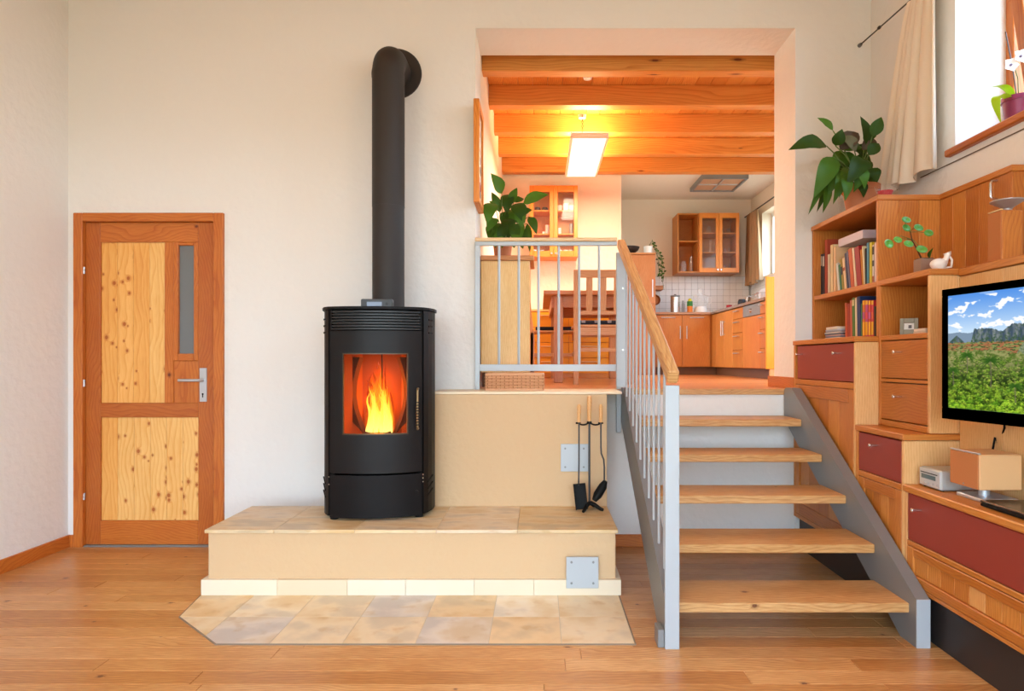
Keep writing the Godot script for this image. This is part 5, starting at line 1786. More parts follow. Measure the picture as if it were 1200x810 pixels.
	for e in [[Vector3(-0.14, 0.175, 0.02), 0.045, 0.25], [Vector3(-0.095, 0.0, 0.03), 0.05, 0.7], [Vector3(0.09, 0.2, 0.10), 0.05, 0.2], [Vector3(0.02, 0.02, 0.13), 0.045, 0.6], [Vector3(0.08, 0.16, -0.09), 0.045, 0.25]]:
		b = mb()
		b.leaf(oc + Vector3(e[0].x * 0.12, 0.115, e[0].z * 0.12), oc + e[0], e[1], Vector3(0, 1, 0.05), e[2], 0.15, 10)
		part(o, "leaf", b, lime)
	b = mb()
	b.tube([oc + Vector3(0, 0.11, 0), oc + Vector3(-0.02, 0.26, 0.0), oc + Vector3(-0.055, 0.44, 0.0)], 0.0028, 8)
	part(o, "support_stick", b, hexm("5f5a5c", 0.6))
	b = mb()
	b.tube([oc + Vector3(0.005, 0.11, 0.0), oc + Vector3(-0.005, 0.22, 0.01), oc + Vector3(-0.035, 0.29, 0.02), oc + Vector3(-0.02, 0.31, 0.03)], 0.0022, 8)
	part(o, "stem", b, M.stem)
	for e in [Vector3(-0.05, 0.275, 0.02), Vector3(-0.012, 0.31, 0.03)]:
		for k in 5:
			var a := TAU * k / 5.0
			b = mb()
			b.leaf(oc + e, oc + e + Vector3(cos(a) * 0.036, sin(a) * 0.033, 0.012), 0.034, Vector3(0, 0, 1), 0.05, 0.1, 5)
			part(o, "petal", b, hexm("fbf6f8", 0.5))
		b = mb()
		b.ball(oc + e + Vector3(0, 0, 0.008), Vector3(0.006, 0.006, 0.006), 8, 6)
		part(o, "flower_heart", b, hexm("7a6a80", 0.5))
	# --- curtain on its rod
	var rx := 2.03
	var rod := thing("curtain_rod", "thin dark metal curtain rod running from the back wall along the right wall", "curtain rod", Vector3(rx, 3.15, -2.9))
	b = mb()
	b.cyl(Vector3(rx, 3.18, -WB + 0.001), Vector3(rx, 3.06, -1.6), 0.0042, 0.0042, 10)
	part(rod, "rod", b, hexm("4a4744", 0.4, 0.6))
	b = mb()
	b.cyl(Vector3(rx, 3.18, -WB + 0.001), Vector3(rx, 3.179, -WB + 0.022), 0.013, 0.010, 14)
	part(rod, "wall_socket", b, hexm("7a7672", 0.4, 0.6))
	b = mb()
	b.ball(Vector3(rx, 3.171, -3.925), Vector3(0.010, 0.010, 0.018), 12, 8)
	part(rod, "tension_clip", b, hexm("3a3734", 0.4, 0.6))
	b = mb()
	b.cyl(Vector3(rx, 3.065, -1.7), Vector3(XR - 0.001, 3.065, -1.7), 0.006, 0.006, 8)
	part(rod, "bracket", b, hexm("4a4744", 0.4, 0.6))
	var cl := mat(Color(0.98, 0.945, 0.89), 0.9)
	cl.backlight_enabled = true
	cl.backlight = Color(0.7, 0.65, 0.58)
	cl.rim_enabled = true
	cl.rim = 0.2
	drape("curtain", "long cream linen curtain gathered beside the window above the bookcase", Vector3(rx, 2.19, -3.5), 3.35, 3.60, 3.33, 3.90, 3.145, 2.17, 5, 0.034, cl)
	b = mb()
	b.tube([Vector3(XR - 0.004, 2.19, -3.62), Vector3(XR - 0.004, 2.185, -2.6), Vector3(XR - 0.004, 2.18, -1.7)], 0.003, 6)
	solo("cable", b, hexm("6a5a4c", 0.6), "thin dark cable running along the wall below the window sill", "cable", Vector3(XR - 0.004, 2.185, -2.6))

# a hanging cloth: pleats across d, gathered at the top from d0..d1 to e0..e1 at the hem
func drape(called: String, label: String, at: Vector3, d0: float, d1: float, e0: float, e1: float, y1: float, y0: float, pleats: int, deep: float, m: Material) -> void:
	var b := mb()
	var cols := pleats * 10
	var rows := 14
	var th := 0.0025
	var f := func(i: int, k: int, side: float) -> Vector3:
		var s := float(i) / rows
		var u := float(k) / cols
		var a := pow(u, 1.5) * pleats * TAU + s * 0.7 * sin(u * 9.0) - 1.0
		var amp := deep * (0.55 + 0.6 * s) * (0.75 + 0.25 * sin(u * 11.0 + 1.0))
		var z0 := lerpf(lerpf(d0, d1, u), lerpf(e0, e1, u), pow(s, 0.8))
		var x := at.x + sin(a) * amp + side * th
		return Vector3(x, lerpf(y1, y0, s) + 0.014 * sin(a * 0.5) * s, -(z0 + cos(a) * 0.012))
	for side in [-1.0, 1.0]:
		var nn := []
		for i in rows + 1:
			var row := []
			for k in cols + 1:
				var du: Vector3 = f.call(i, mini(k + 1, cols), side) - f.call(i, maxi(k - 1, 0), side)
				var dv: Vector3 = f.call(mini(i + 1, rows), k, side) - f.call(maxi(i - 1, 0), k, side)
				var q := du.cross(dv).normalized()
				row.append(q if side < 0 else -q)
			nn.append(row)
		for i in rows:
			for k in cols:
				b.quads(f.call(i, k, side), f.call(i, k + 1, side), f.call(i + 1, k + 1, side), f.call(i + 1, k, side), nn[i][k], nn[i][k + 1], nn[i + 1][k + 1], nn[i + 1][k])
	for k in cols:
		b.quad(f.call(rows, k, -1.0), f.call(rows, k + 1, -1.0), f.call(rows, k + 1, 1.0), f.call(rows, k, 1.0), Vector3.DOWN)
	solo(called, b, m, label, "curtain", at)

# ---------------------------------------------------------------- dining corner
func make_chair(at: Vector3, turn: float, label: String) -> Node3D:
	var c := thing("dining_chair", label, "chair", Vector3.ZERO)
	var w := 0.205
	for sx in [-1.0, 1.0]:
		part(c, "leg", boxes([[sx * w - 0.019, sx * w + 0.019, 0.0, 0.44, -0.215, -0.177]], 0.003, 1), M.chair)
		var b := mb()
		b.bar(Vector3(sx * w, 0.0, 0.205), Vector3(sx * w, 0.46, 0.20), 0.038, 0.038, 0.003, Vector3.BACK)
		b.bar(Vector3(sx * w, 0.455, 0.20), Vector3(sx * w, 0.87, 0.245), 0.038, 0.034, 0.003, Vector3.BACK)
		part(c, "rear_post", b, M.chair)
		part(c, "stretcher", boxes([[sx * w - 0.009, sx * w + 0.009, 0.22, 0.25, -0.185, 0.185]], 0.002, 2), M.chair)
	part(c, "stretcher", boxes([[-w + 0.02, w - 0.02, 0.25, 0.28, -0.212, -0.192]], 0.002, 0), M.chair)
	part(c, "apron", boxes([[-w + 0.02, w - 0.02, 0.375, 0.435, -0.205, -0.187]], 0.002, 0), M.chair)
	part(c, "apron", boxes([[-w + 0.02, w - 0.02, 0.375, 0.435, 0.187, 0.207]], 0.002, 0), M.chair)
	part(c, "seat", boxes([[-w - 0.018, w + 0.018, 0.44, 0.458, -0.182, 0.225]], 0.004), M.chair)
	var cu := part(c, "cushion", boxes([[-w + 0.012, w - 0.012, 0.4585, 0.492, -0.165, 0.2]], 0.014), hexm("23222c", 0.95))
	for k in 4:
		part(cu, "check_band", boxes([[-0.165 + k * 0.1, -0.125 + k * 0.1, 0.4665, 0.4925, -0.1655, 0.2005]], 0.006), hexm("8f8a8c", 0.95))
	part(c, "top_rail", boxes([[-w + 0.012, w - 0.012, 0.81, 0.87, -0.254, -0.232]], 0.004, 0), M.chair)
	part(c, "lower_rail", boxes([[-w + 0.018, w - 0.018, 0.53, 0.56, -0.222, -0.200]], 0.003, 0), M.chair)
	for k in 3:
		var x := (k - 1) * 0.105
		var b := mb()
		b.bar(Vector3(x, 0.55, 0.211), Vector3(x, 0.82, 0.242), 0.048, 0.012, 0.002, Vector3.BACK)
		part(c, "slat", b, M.chair)
	c.position = at
	c.rotation.y = turn
	return c

func build_dining() -> void:
	# sideboard whose pale back faces the room, with the plant on it
	var sb := thing("sideboard", "pale birch-backed sideboard standing behind the landing railing", "sideboard", Vector3(-0.235, PL, -4.72))
	var sx := -0.065
	part(sb, "back_panel", boxes([[XO + 0.006, sx, PL + 0.10, 1.866, 4.50, 4.515]], 0.002, 1), M.birch)
	part(sb, "body", boxes([[XO + 0.006, sx, PL + 0.10, 1.866, 4.516, 4.90]], 0.003, 1), M.honey)
	part(sb, "top", boxes([[XO + 0.006, sx + 0.03, 1.867, 1.90, 4.48, 4.93]], 0.004, 0), M.chair)
	for q in [[XO + 0.012, 4.52], [sx - 0.05, 4.56], [XO + 0.012, 4.85], [sx - 0.05, 4.85]]:
		part(sb, "leg", boxes([[q[0], q[0] + 0.045, PL, PL + 0.1, q[1], q[1] + 0.04]], 0.002, 1), hexm("6b4a34", 0.6))
	var pc := Vector3(-0.26, 1.90, -4.66)
	var p := thing("potted_plant", "peace lily with drooping green leaves in a clay pot on the sideboard", "plant", pc)
	var b := mb()
	b.lathe(pc, [Vector2(0.0, 0.0), Vector2(0.055, 0.0), Vector2(0.068, 0.10), Vector2(0.074, 0.10), Vector2(0.076, 0.13), Vector2(0.068, 0.13), Vector2(0.064, 0.10), Vector2(0.0, 0.10)], 26)
	part(p, "pot", b, M.terracotta)
	b = mb()
	b.ball(pc + Vector3(0, 0.1, 0), Vector3(0.064, 0.012, 0.064), 14, 6)
	part(p, "soil", b, M.soil)
	var c := pc + Vector3(0, 0.105, 0)
	var rr := RandomNumberGenerator.new()
	rr.seed = 15
	for q in [[588, 227, 4.5, 575, 203, 4.42, 13, 0.14], [578, 238, 4.45, 571, 264, 4.36, 14, 0.22], [586, 249, 4.62, 576, 225, 4.6, 9, 0.12], [613, 239, 4.62, 643, 228, 4.62, 13, 0.12], [595, 228, 4.66, 594, 252, 4.58, 13, 0.2], [603, 239, 4.62, 615, 262, 4.54, 15, 0.2], [602, 237, 4.7, 614, 233, 4.75, 8, 0.1], [620, 254, 4.64, 629, 275, 4.6, 9, 0.2], [618, 262, 4.6, 621, 296, 4.56, 7, 0.15], [588, 262, 4.6, 582, 282, 4.52, 12, 0.2], [597, 256, 4.58, 596, 281, 4.5, 13, 0.2], [606, 262, 4.6, 609, 284, 4.52, 13, 0.2], [577, 264, 4.6, 573, 282, 4.5, 10, 0.15], [600, 250, 4.7, 607, 262, 4.72, 11, 0.2], [588, 262, 4.68, 576, 278, 4.68, 10, 0.2], [612, 268, 4.6, 616, 284, 4.56, 8, 0.1], [582, 280, 4.5, 572, 289, 4.45, 6, 0.2], [600, 284, 4.52, 603, 291, 4.5, 6, 0.2], [592, 278, 4.54, 588, 291, 4.5, 7, 0.2], [578, 273, 4.55, 575, 288, 4.5, 7, 0.2], [608, 280, 4.54, 613, 292, 4.52, 7, 0.2], [582, 268, 4.56, 577, 284, 4.52, 9, 0.2], [591, 248, 4.64, 591, 270, 4.58, 9, 0.2], [585, 246, 4.55, 573, 236, 4.5, 9, 0.15], [598, 240, 4.62, 606, 220, 4.62, 9, 0.12], [594, 262, 4.5, 585, 288, 4.46, 11, 0.2], [603, 262, 4.5, 604, 288, 4.46, 11, 0.2], [610, 252, 4.58, 624, 246, 4.56, 9, 0.15], [582, 256, 4.5, 571, 272, 4.44, 11, 0.2], [600, 270, 4.48, 611, 290, 4.45, 9, 0.2], [588, 272, 4.48, 580, 291, 4.45, 9, 0.2], [607, 246, 4.6, 612, 268, 4.54, 11, 0.2], [597, 246, 4.66, 600, 268, 4.6, 12, 0.2]]:
		leafpx(p, q[0], q[1], q[2], q[3], q[4], q[5], q[6] * 1.15, q[7])
		stalk(p, c + Vector3(rr.randf_range(-0.02, 0.02), 0, rr.randf_range(-0.02, 0.02)), P(q[0], q[1], q[2]), 0.003)
	# framed picture on the left jamb
	var pf := thing("picture", "tall orange-framed picture hung on the left side of the opening", "picture", Vector3(XO, 2.17, -4.2))
	var x1 := XO + 0.036
	part(pf, "frame", boxes([[XO, x1, 2.16, 2.80, 4.05, 4.085], [XO, x1, 2.16, 2.80, 4.345, 4.38], [XO, x1, 2.16, 2.20, 4.086, 4.344], [XO, x1, 2.76, 2.80, 4.086, 4.344]], 0.003), M.honey)
	part(pf, "canvas", boxes([[XO, x1 - 0.014, 2.20, 2.76, 4.086, 4.344]], 0.0), hexm("d8c6b0", 0.8))
	for k in 9:
		b = mb()
		var yy := 2.25 + 0.055 * k
		b.ball(Vector3(x1 - 0.013, yy, -4.14 - rr.randf() * 0.15), Vector3(0.004, 0.03, rr.randf_range(0.03, 0.07)), 10, 6)
		part(pf, "painted_patch", b, hexm(["4a4038", "a8402e", "3f7a4a", "7a6248", "5a4a50", "9a8a70", "42566a", "8a3a30", "5c7a46"][k], 0.7))
	# table
	var tb := thing("dining_table", "brown wooden dining table behind the slatted chair", "table", Vector3(0.58, PL, -6.15))
	part(tb, "tabletop", boxes([[0.035, 0.80, 1.715, 1.75, 5.30, 6.86]], 0.004, 2), M.table)
	part(tb, "apron", boxes([[0.12, 0.78, 1.62, 1.7145, 5.42, 5.44]], 0.002, 0), M.table)
	part(tb, "apron", boxes([[0.12, 0.78, 1.62, 1.7145, 6.74, 6.76]], 0.002, 0), M.table)
	part(tb, "apron", boxes([[0.10, 0.12, 1.62, 1.7145, 5.45, 6.73]], 0.002, 2), M.table)
	part(tb, "apron", boxes([[0.76, 0.78, 1.62, 1.7145, 5.45, 6.73]], 0.002, 2), M.table)
	for q in [[0.12, 5.40], [0.715, 5.40], [0.12, 6.70], [0.715, 6.70]]:
		part(tb, "leg", boxes([[q[0], q[0] + 0.075, PL, 1.7145, q[1], q[1] + 0.075]], 0.004, 1), M.table)
	make_chair(Vector3(0.485, PL, -5.22), 0.0, "slatted dining chair with dark checked cushion, its back to the landing railing")
	make_chair(Vector3(0.13, PL, -6.2), -PI / 2, "slatted dining chair at the left side of the table beside the orange drawers")
	# orange chest of drawers at the rear wall
	var ch := thing("drawer_chest", "bright orange chest of four drawers behind the dining table", "drawer chest", Vector3(0.3, PL, -7.09))
	part(ch, "body", boxes([[-0.12, 0.74, PL, 1.70, 6.94, 7.295]], 0.003), M.honey)
	part(ch, "top", boxes([[-0.13, 0.75, 1.701, 1.725, 6.92, 7.297]], 0.003), M.light_b)
	for k in 4:
		var y := PL + 0.05 + 0.163 * k
		for s in 2:
			var xa := -0.115 + 0.428 * s
			var dw := part(ch, "drawer", boxes([[xa, xa + 0.424, y, y + 0.156, 6.925, 6.94]], 0.003), M.bright)
			part(dw, "handle", boxes([[xa + 0.13, xa + 0.30, y + 0.115, y + 0.125, 6.905, 6.9245]], 0.002), hexm("f3c98c", 0.4))
	# wall cabinet with glass doors
	glass_cabinet("glass_cabinet", "small two-door glass cabinet of orange wood on the dining wall", -0.105, 0.411, 2.289, 3.05, 7.0, 7.297, [[-0.105, 0.153], [0.153, 0.411]], [2.53, 2.78], M.honey, M.honey)
	var gl := "crockery in the dining wall cabinet"
	for q in [[0.085, 2.5446, 0.022, 0.105, "tall white jar on the middle shelf of the dining wall cabinet"], [0.045, 2.5446, 0.016, 0.035, "small white cup left of the tall jar in the dining wall cabinet"], [0.22, 2.5446, 0.017, 0.075, "white beaker behind the right door of the dining wall cabinet"], [0.345, 2.5446, 0.02, 0.12, "grey bottle at the right side of the dining wall cabinet"]]:
		var pt := Vector3(q[0], q[1], -7.12)
		b = mb()
		b.lathe(pt, [Vector2(0, 0), Vector2(q[2], 0), Vector2(q[2] * 1.05, q[3] * 0.5), Vector2(q[2], q[3]), Vector2(q[2] * 0.8, q[3]), Vector2(0, q[3] * 0.97)], 16)
		solo("jar", b, hexm("f0e8de" if q[0] < 0.3 else "8f8a86", 0.35), q[4], "jar", pt, gl)
	for k in 3:
		var pt := Vector3(0.222 + 0.066 * k, 2.7946, -7.14)
		b = mb()
		b.lathe(pt, [Vector2(0, 0), Vector2(0.02, 0), Vector2(0.028, 0.03), Vector2(0.034, 0.07 + 0.02 * (k % 2)), Vector2(0.030, 0.07 + 0.02 * (k % 2)), Vector2(0.024, 0.03), Vector2(0, 0.01)], 18)
		solo("bowl", b, hexm("e9e0d4", 0.3), ["white bowl at the left on the top shelf of the dining cabinet", "taller white bowl in the middle of the dining cabinet's top shelf", "white bowl at the right on the top shelf of the dining cabinet"][k], "bowl", pt, gl)
	for k in 2:
		var pt := Vector3(-0.02 + 0.08 * k, 2.7946, -7.14)
		b = mb()
		b.lathe(pt, [Vector2(0, 0), Vector2(0.03, 0), Vector2(0.036, 0.02), Vector2(0.03, 0.05), Vector2(0, 0.052)], 18)
		solo("bowl", b, hexm("3a2c26", 0.4), ["dark brown bowl behind the left glass door, left of its twin", "dark brown bowl behind the left glass door, right of its twin"][k], "bowl", pt, gl)
	for k in 5:
		var pt := Vector3([-0.055, 0.025, 0.225, 0.285, 0.34][k], 2.3056, -7.12)
		b = mb()
		b.lathe(pt, [Vector2(0, 0), Vector2(0.024, 0), Vector2(0.027, 0.075), Vector2(0.024, 0.075), Vector2(0.021, 0.006), Vector2(0, 0.006)], 16)
		b.tube([pt + Vector3(0.026, 0.06, 0), pt + Vector3(0.042, 0.055, 0), pt + Vector3(0.042, 0.03, 0), pt + Vector3(0.026, 0.02, 0)], 0.004, 6)
		solo("mug", b, hexm(["ded8d0", "a5a09a", "d8cfc4", "e6dfd6", "cfc4b8"][k], 0.35), ["leftmost pale mug on the bottom shelf of the dining wall cabinet", "greyer mug, second from the left in the dining wall cabinet", "pale mug just right of the dining cabinet's middle stile", "whitest mug, second from the right in the dining wall cabinet", "beige mug at the right end of the dining wall cabinet"][k], "mug", pt, "mugs in the dining wall cabinet")
	build_pendant()

func glass_cabinet(called: String, label: String, x0: float, x1: float, y0: float, y1: float, d0: float, d1: float, doors: Array, shelves: Array, m: Material, md: Material) -> Node3D:
	var t := thing(called, label, "cabinet", Vector3((x0 + x1) / 2, y0, -d1))
	var f := d0 + 0.021
	part(t, "carcass", boxes([[x0, x0 + 0.016, y0, y1, f, d1], [x1 - 0.016, x1, y0, y1, f, d1], [x0 + 0.016, x1 - 0.016, y0, y0 + 0.016, f, d1], [x0 + 0.016, x1 - 0.016, y1 - 0.016, y1, f, d1], [x0 + 0.016, x1 - 0.016, y0 + 0.016, y1 - 0.016, d1 - 0.008, d1]], 0.002), m)
	for y in shelves:
		part(t, "shelf", boxes([[x0 + 0.017, x1 - 0.017, y, y + 0.014, f + 0.01, d1 - 0.009]], 0.002, 0), m)
	var s := 0.042
	var n := 0
	for q in doors:
		var a: float = q[0] + 0.001
		var c: float = q[1] - 0.001
		var dr := part(t, "door", boxes([[a, a + s, y0, y1, d0, d0 + 0.02], [c - s, c, y0, y1, d0, d0 + 0.02], [a + s, c - s, y0, y0 + s * 1.5, d0, d0 + 0.02], [a + s, c - s, y1 - s * 1.6, y1, d0, d0 + 0.02]], 0.003), md)
		part(dr, "pane", boxes([[a + s - 0.003, c - s + 0.003, y0 + s * 1.5 - 0.003, y1 - s * 1.6 + 0.003, d0 + 0.008, d0 + 0.012]], 0.0), M.glass)
		var b := mb()
		var kx := c - s * 0.5 if n == 0 else a + s * 0.5
		b.cyl(Vector3(kx, y0 + s * 0.8, -d0), Vector3(kx, y0 + s * 0.8, -d0 + 0.022), 0.006, 0.011, 12)
		part(dr, "knob", b, M.chrome)
		n += 1
	return t

func build_pendant() -> void:
	var cx := 0.4165
	var y := 3.02
	var w := 0.315
	var d0 := 5.42
	var d1 := 6.58
	var t := thing("pendant_lamp", "flat rectangular glowing pendant lamp with pale wooden frame hung on chains under the beams", "lamp", Vector3(cx, y, -(d0 + d1) / 2))
	part(t, "frame", boxes([[cx - w / 2, cx + w / 2, y, y + 0.045, d0, d0 + 0.02], [cx - w / 2, cx + w / 2, y, y + 0.045, d1 - 0.02, d1], [cx - w / 2, cx - w / 2 + 0.02, y, y + 0.045, d0 + 0.02, d1 - 0.02], [cx + w / 2 - 0.02, cx + w / 2, y, y + 0.045, d0 + 0.02, d1 - 0.02]], 0.003), hexm("f3e6d2", 0.5))
	part(t, "diffuser", boxes([[cx - w / 2 + 0.02, cx + w / 2 - 0.02, y + 0.004, y + 0.012, d0 + 0.02, d1 - 0.02]], 0.0), glow(Color(1, 0.93, 0.80), LAMP_GLOW))
	part(t, "upper_diffuser", boxes([[cx - w / 2 + 0.02, cx + w / 2 - 0.02, y + 0.036, y + 0.044, d0 + 0.02, d1 - 0.02]], 0.0), glow(Color(1, 0.88, 0.68), LAMP_GLOW * 0.6))
	for up in 2:
		var l := AreaLight3D.new()
		l.name = "lamp_light"
		l.area_size = Vector2(w - 0.05, d1 - d0 - 0.06)
		l.light_color = Color(1, 0.87, 0.64) if up else Color(1, 0.92, 0.80)
		l.light_energy = LAMP_E * (0.75 if up else 1.0)
		l.area_range = 12.0
		l.area_attenuation = 2.0
		l.shadow_enabled = true
		t.add_child(l)
		l.position = Vector3(0, 0.048 if up else 0.001, 0)
		l.rotation_degrees = Vector3(90 if up else -90, 0, 0)
	for z in [5.44, 6.30]:
		var cb := mb()
		var n := 9
		var top := 3.228 if z < 6 else 3.389
		var step := (top - 0.012 - (y + 0.045)) / n
		for k in n:
			var c := Vector3(cx - 0.06, y + 0.045 + step * (k + 0.5), -z)
			var pts := []
			for e in 13:
				var a := TAU * e / 12.0
				var off := Vector3(cos(a) * 0.0085, sin(a) * step * 0.66, 0) if k % 2 else Vector3(0, sin(a) * step * 0.66, cos(a) * 0.0085)
				pts.append(c + off)
			cb.tube(pts, 0.0022, 6, false)
		part(t, "chain", cb, hexm("3a2c22", 0.4, 0.5))
		if z < 6:
			var b := mb()
			b.cyl(Vector3(cx - 0.06, 3.2275, -z - 0.03), Vector3(cx - 0.06, 3.2, -z - 0.03), 0.035, 0.028, 20)
			part(t, "ceiling_cap", b, hexm("e8d8c0", 0.5))
	var sd := mb()
	var sp := P(688.5, 94, 5.09)
	sd.lathe(Vector3(sp.x, 3.389, sp.z), [Vector2(0.0, -0.028), Vector2(0.03, -0.026), Vector2(0.036, -0.012), Vector2(0.038, 0.0), Vector2(0.0, 0.0)], 24)
	solo("smoke_detector", sd, M.white, "small round white smoke detector on the boards between the first two beams", "smoke detector", Vector3(sp.x, 3.389, sp.z))

# ---------------------------------------------------------------- kitchen
func bar_handle(parent: Node, a: Vector3, c: Vector3, out: Vector3) -> void:
	var b := mb()
	b.cyl(a + out * 0.028, c + out * 0.028, 0.006, 0.006, 8)
	var d := (c - a).normalized() * 0.015
	b.cyl(a + d, a + d + out * 0.028, 0.004, 0.004, 6)
	b.cyl(c - d, c - d + out * 0.028, 0.004, 0.004, 6)
	part(parent, "handle", b, M.alu)

func build_kitchen() -> void:
	var kf := 8.45
	var ct := 1.8055
	var rx := 2.217
	# back run
	var k1 := thing("kitchen_cabinet", "two-door base cabinet under the rear kitchen worktop", "cabinet", Vector3(1.83, PL, -8.7))
	part(k1, "carcass", boxes([[1.468, 2.89, PL + 0.1, ct - 0.032, kf + 0.021, 8.985]], 0.002), M.kitchen_b)
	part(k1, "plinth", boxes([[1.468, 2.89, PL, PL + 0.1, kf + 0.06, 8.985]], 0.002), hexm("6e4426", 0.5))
	for q in [[1.472, 1.838], [1.842, 2.197]]:
		var dr := part(k1, "door", boxes([[q[0], q[1], PL + 0.104, ct - 0.036, kf, kf + 0.02]], 0.003, 1), M.kitchen)
		bar_handle(dr, Vector3((q[0] + q[1]) / 2 - 0.09, 1.735, -kf), Vector3((q[0] + q[1]) / 2 + 0.09, 1.735, -kf), Vector3.BACK)
		var hx: float = q[1] - 0.03 if q[0] < 1.6 else q[0] + 0.05
		bar_handle(dr, Vector3(hx, 1.46, -kf), Vector3(hx, 1.63, -kf), Vector3.BACK)
	# right run
	var k2 := thing("kitchen_cabinet", "base cabinet row with drawers and a steel-fronted appliance along the kitchen's right wall", "cabinet", Vector3(2.5, PL, -7.4))
	part(k2, "carcass", boxes([[rx + 0.021, 2.895, PL + 0.1, ct - 0.032, 6.44, kf]], 0.002), M.kitchen_b)
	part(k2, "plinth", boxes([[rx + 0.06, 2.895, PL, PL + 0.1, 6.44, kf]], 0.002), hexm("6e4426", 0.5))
	var put := func(called: String, d0: float, d1: float, y0: float, y1: float, m: Material) -> MeshInstance3D:
		return part(k2, called, boxes([[rx, rx + 0.02, y0, y1, d0 + 0.002, d1 - 0.002]], 0.003, 1), m)
	var y0 := PL + 0.104
	var y1 := ct - 0.036
	put.call("filler", 8.21, 8.44, y0, y1, M.kitchen)
	for q in [[7.88, 8.21], [7.54, 7.88]]:
		var dr: Node = put.call("door", q[0], q[1], y0, y1, M.kitchen)
		var hd: float = 7.88 + (0.04 if q[0] > 7.6 else -0.04)
		bar_handle(dr, Vector3(rx, 1.48, -hd), Vector3(rx, 1.66, -hd), Vector3.LEFT)
	for k in 4:
		var ya := y0 + [0.0, 0.20, 0.39, 0.545][k] as float
		var yb := y0 + [0.196, 0.386, 0.541, 0.665][k] as float
		var dr: Node = put.call("drawer", 7.157, 7.54, ya, yb, M.kitchen_b)
		bar_handle(dr, Vector3(rx, yb - 0.035, -7.43), Vector3(rx, yb - 0.035, -7.27), Vector3.LEFT)
		dr = put.call("drawer", 6.445, 6.60, ya, yb, M.kitchen_b)
		bar_handle(dr, Vector3(rx, yb - 0.035, -6.57), Vector3(rx, yb - 0.035, -6.48), Vector3.LEFT)
	put.call("appliance_door", 6.60, 7.157, y0, 1.645, M.kitchen)
	var cp: Node = put.call("control_strip", 6.60, 7.157, 1.65, y1, M.steel_dark)
	var b := mb()
	b.cyl(Vector3(rx, 1.705, -6.88), Vector3(rx - 0.02, 1.705, -6.88), 0.022, 0.018, 16)
	part(cp, "dial", b, M.chrome)
	var wt := thing("worktop", "L-shaped brown kitchen worktop along the rear and right walls", "worktop", Vector3(2.2, ct - 0.03, -8.0))
	part(wt, "rear_top", boxes([[1.468, 2.895, ct - 0.03, ct, kf - 0.02, 8.985]], 0.003, 0), hexm("b98a68", 0.35))
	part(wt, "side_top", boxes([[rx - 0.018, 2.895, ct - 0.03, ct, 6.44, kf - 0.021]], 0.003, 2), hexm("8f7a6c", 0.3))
	# honey end panel towards the opening
	var sc := thing("kitchen_screen", "bright orange tall screen closing the kitchen units beside the right jamb", "screen", Vector3(2.5, PL, -6.415))
	part(sc, "board", boxes([[rx - 0.005, 2.89, 1.10, 2.0, 6.40, 6.43]], 0.003, 1), M.bright)
	part(sc, "plinth", boxes([[rx + 0.03, 2.89, PL, 1.099, 6.405, 6.43]], 0.003, 1), M.light_b)
	# wall tiles
	var tl := mb()
	var s := 0.0875
	var yy := ct + 0.002
	while yy + s < 2.335:
		var x := 1.468
		while x + s < 2.89:
			tl.bx(x + 0.0015, x + s - 0.0015, yy + 0.0015, yy + s - 0.0015, 8.988, 8.996, 0.0015)
			x += s
		var d := 8.985
		while d - s > 6.45:
			if yy + s < 2.26:
				tl.bx(2.888, 2.896, yy + 0.0015, yy + s - 0.0015, d - s + 0.0015, d - 0.0015, 0.0015)
			d -= s
		yy += s
	var ts := thing("tile_splashback", "white tiled splashback above the kitchen worktop", "tiles", Vector3(2.2, ct, -8.99))
	tag(part(ts, "tiles", tl, hexm("f3f1ee", 0.2)), "", "", "", "stuff")
	part(ts, "grout", boxes([[1.466, 2.888, ct, 2.334, 8.9945, 8.9985], [2.894, 2.8985, ct, 2.246, 6.45, 8.99]], 0.0), hexm("a9a5a0", 0.9))
	# tall cabinet
	var tc := thing("tall_cabinet", "tall brown kitchen cabinet behind the stair handrail", "cabinet", Vector3(1.19, PL, -8.6))
	part(tc, "carcass", boxes([[0.93, 1.466, PL, 2.52, 8.28, 8.985]], 0.003, 1), M.tall)
	part(tc, "top", boxes([[0.925, 1.468, 2.521, 2.54, 8.25, 8.985]], 0.003, 0), M.chair)
	var td := part(tc, "door", boxes([[0.935, 1.461, 1.9, 2.515, 8.258, 8.279]], 0.003, 1), M.tall)
	bar_handle(td, Vector3(1.42, 1.98, -8.258), Vector3(1.42, 2.2, -8.258), Vector3.BACK)
	td = part(tc, "door", boxes([[0.935, 1.461, 1.08, 1.895, 8.258, 8.279]], 0.003, 1), M.tall)
	bar_handle(td, Vector3(1.42, 1.6, -8.258), Vector3(1.42, 1.82, -8.258), Vector3.BACK)
	# trailing plant and black bowl on it
	var pc := Vector3(1.39, 2.5405, -8.4)
	var tp := thing("potted_plant", "trailing vine in a white pot hanging down beside the tall kitchen cabinet", "plant", pc)
	b = mb()
	b.lathe(pc, [Vector2(0, 0), Vector2(0.05, 0), Vector2(0.06, 0.10), Vector2(0.052, 0.10), Vector2(0.0, 0.085)], 20)
	part(tp, "pot", b, M.white)
	var r := RandomNumberGenerator.new()
	r.seed = 21
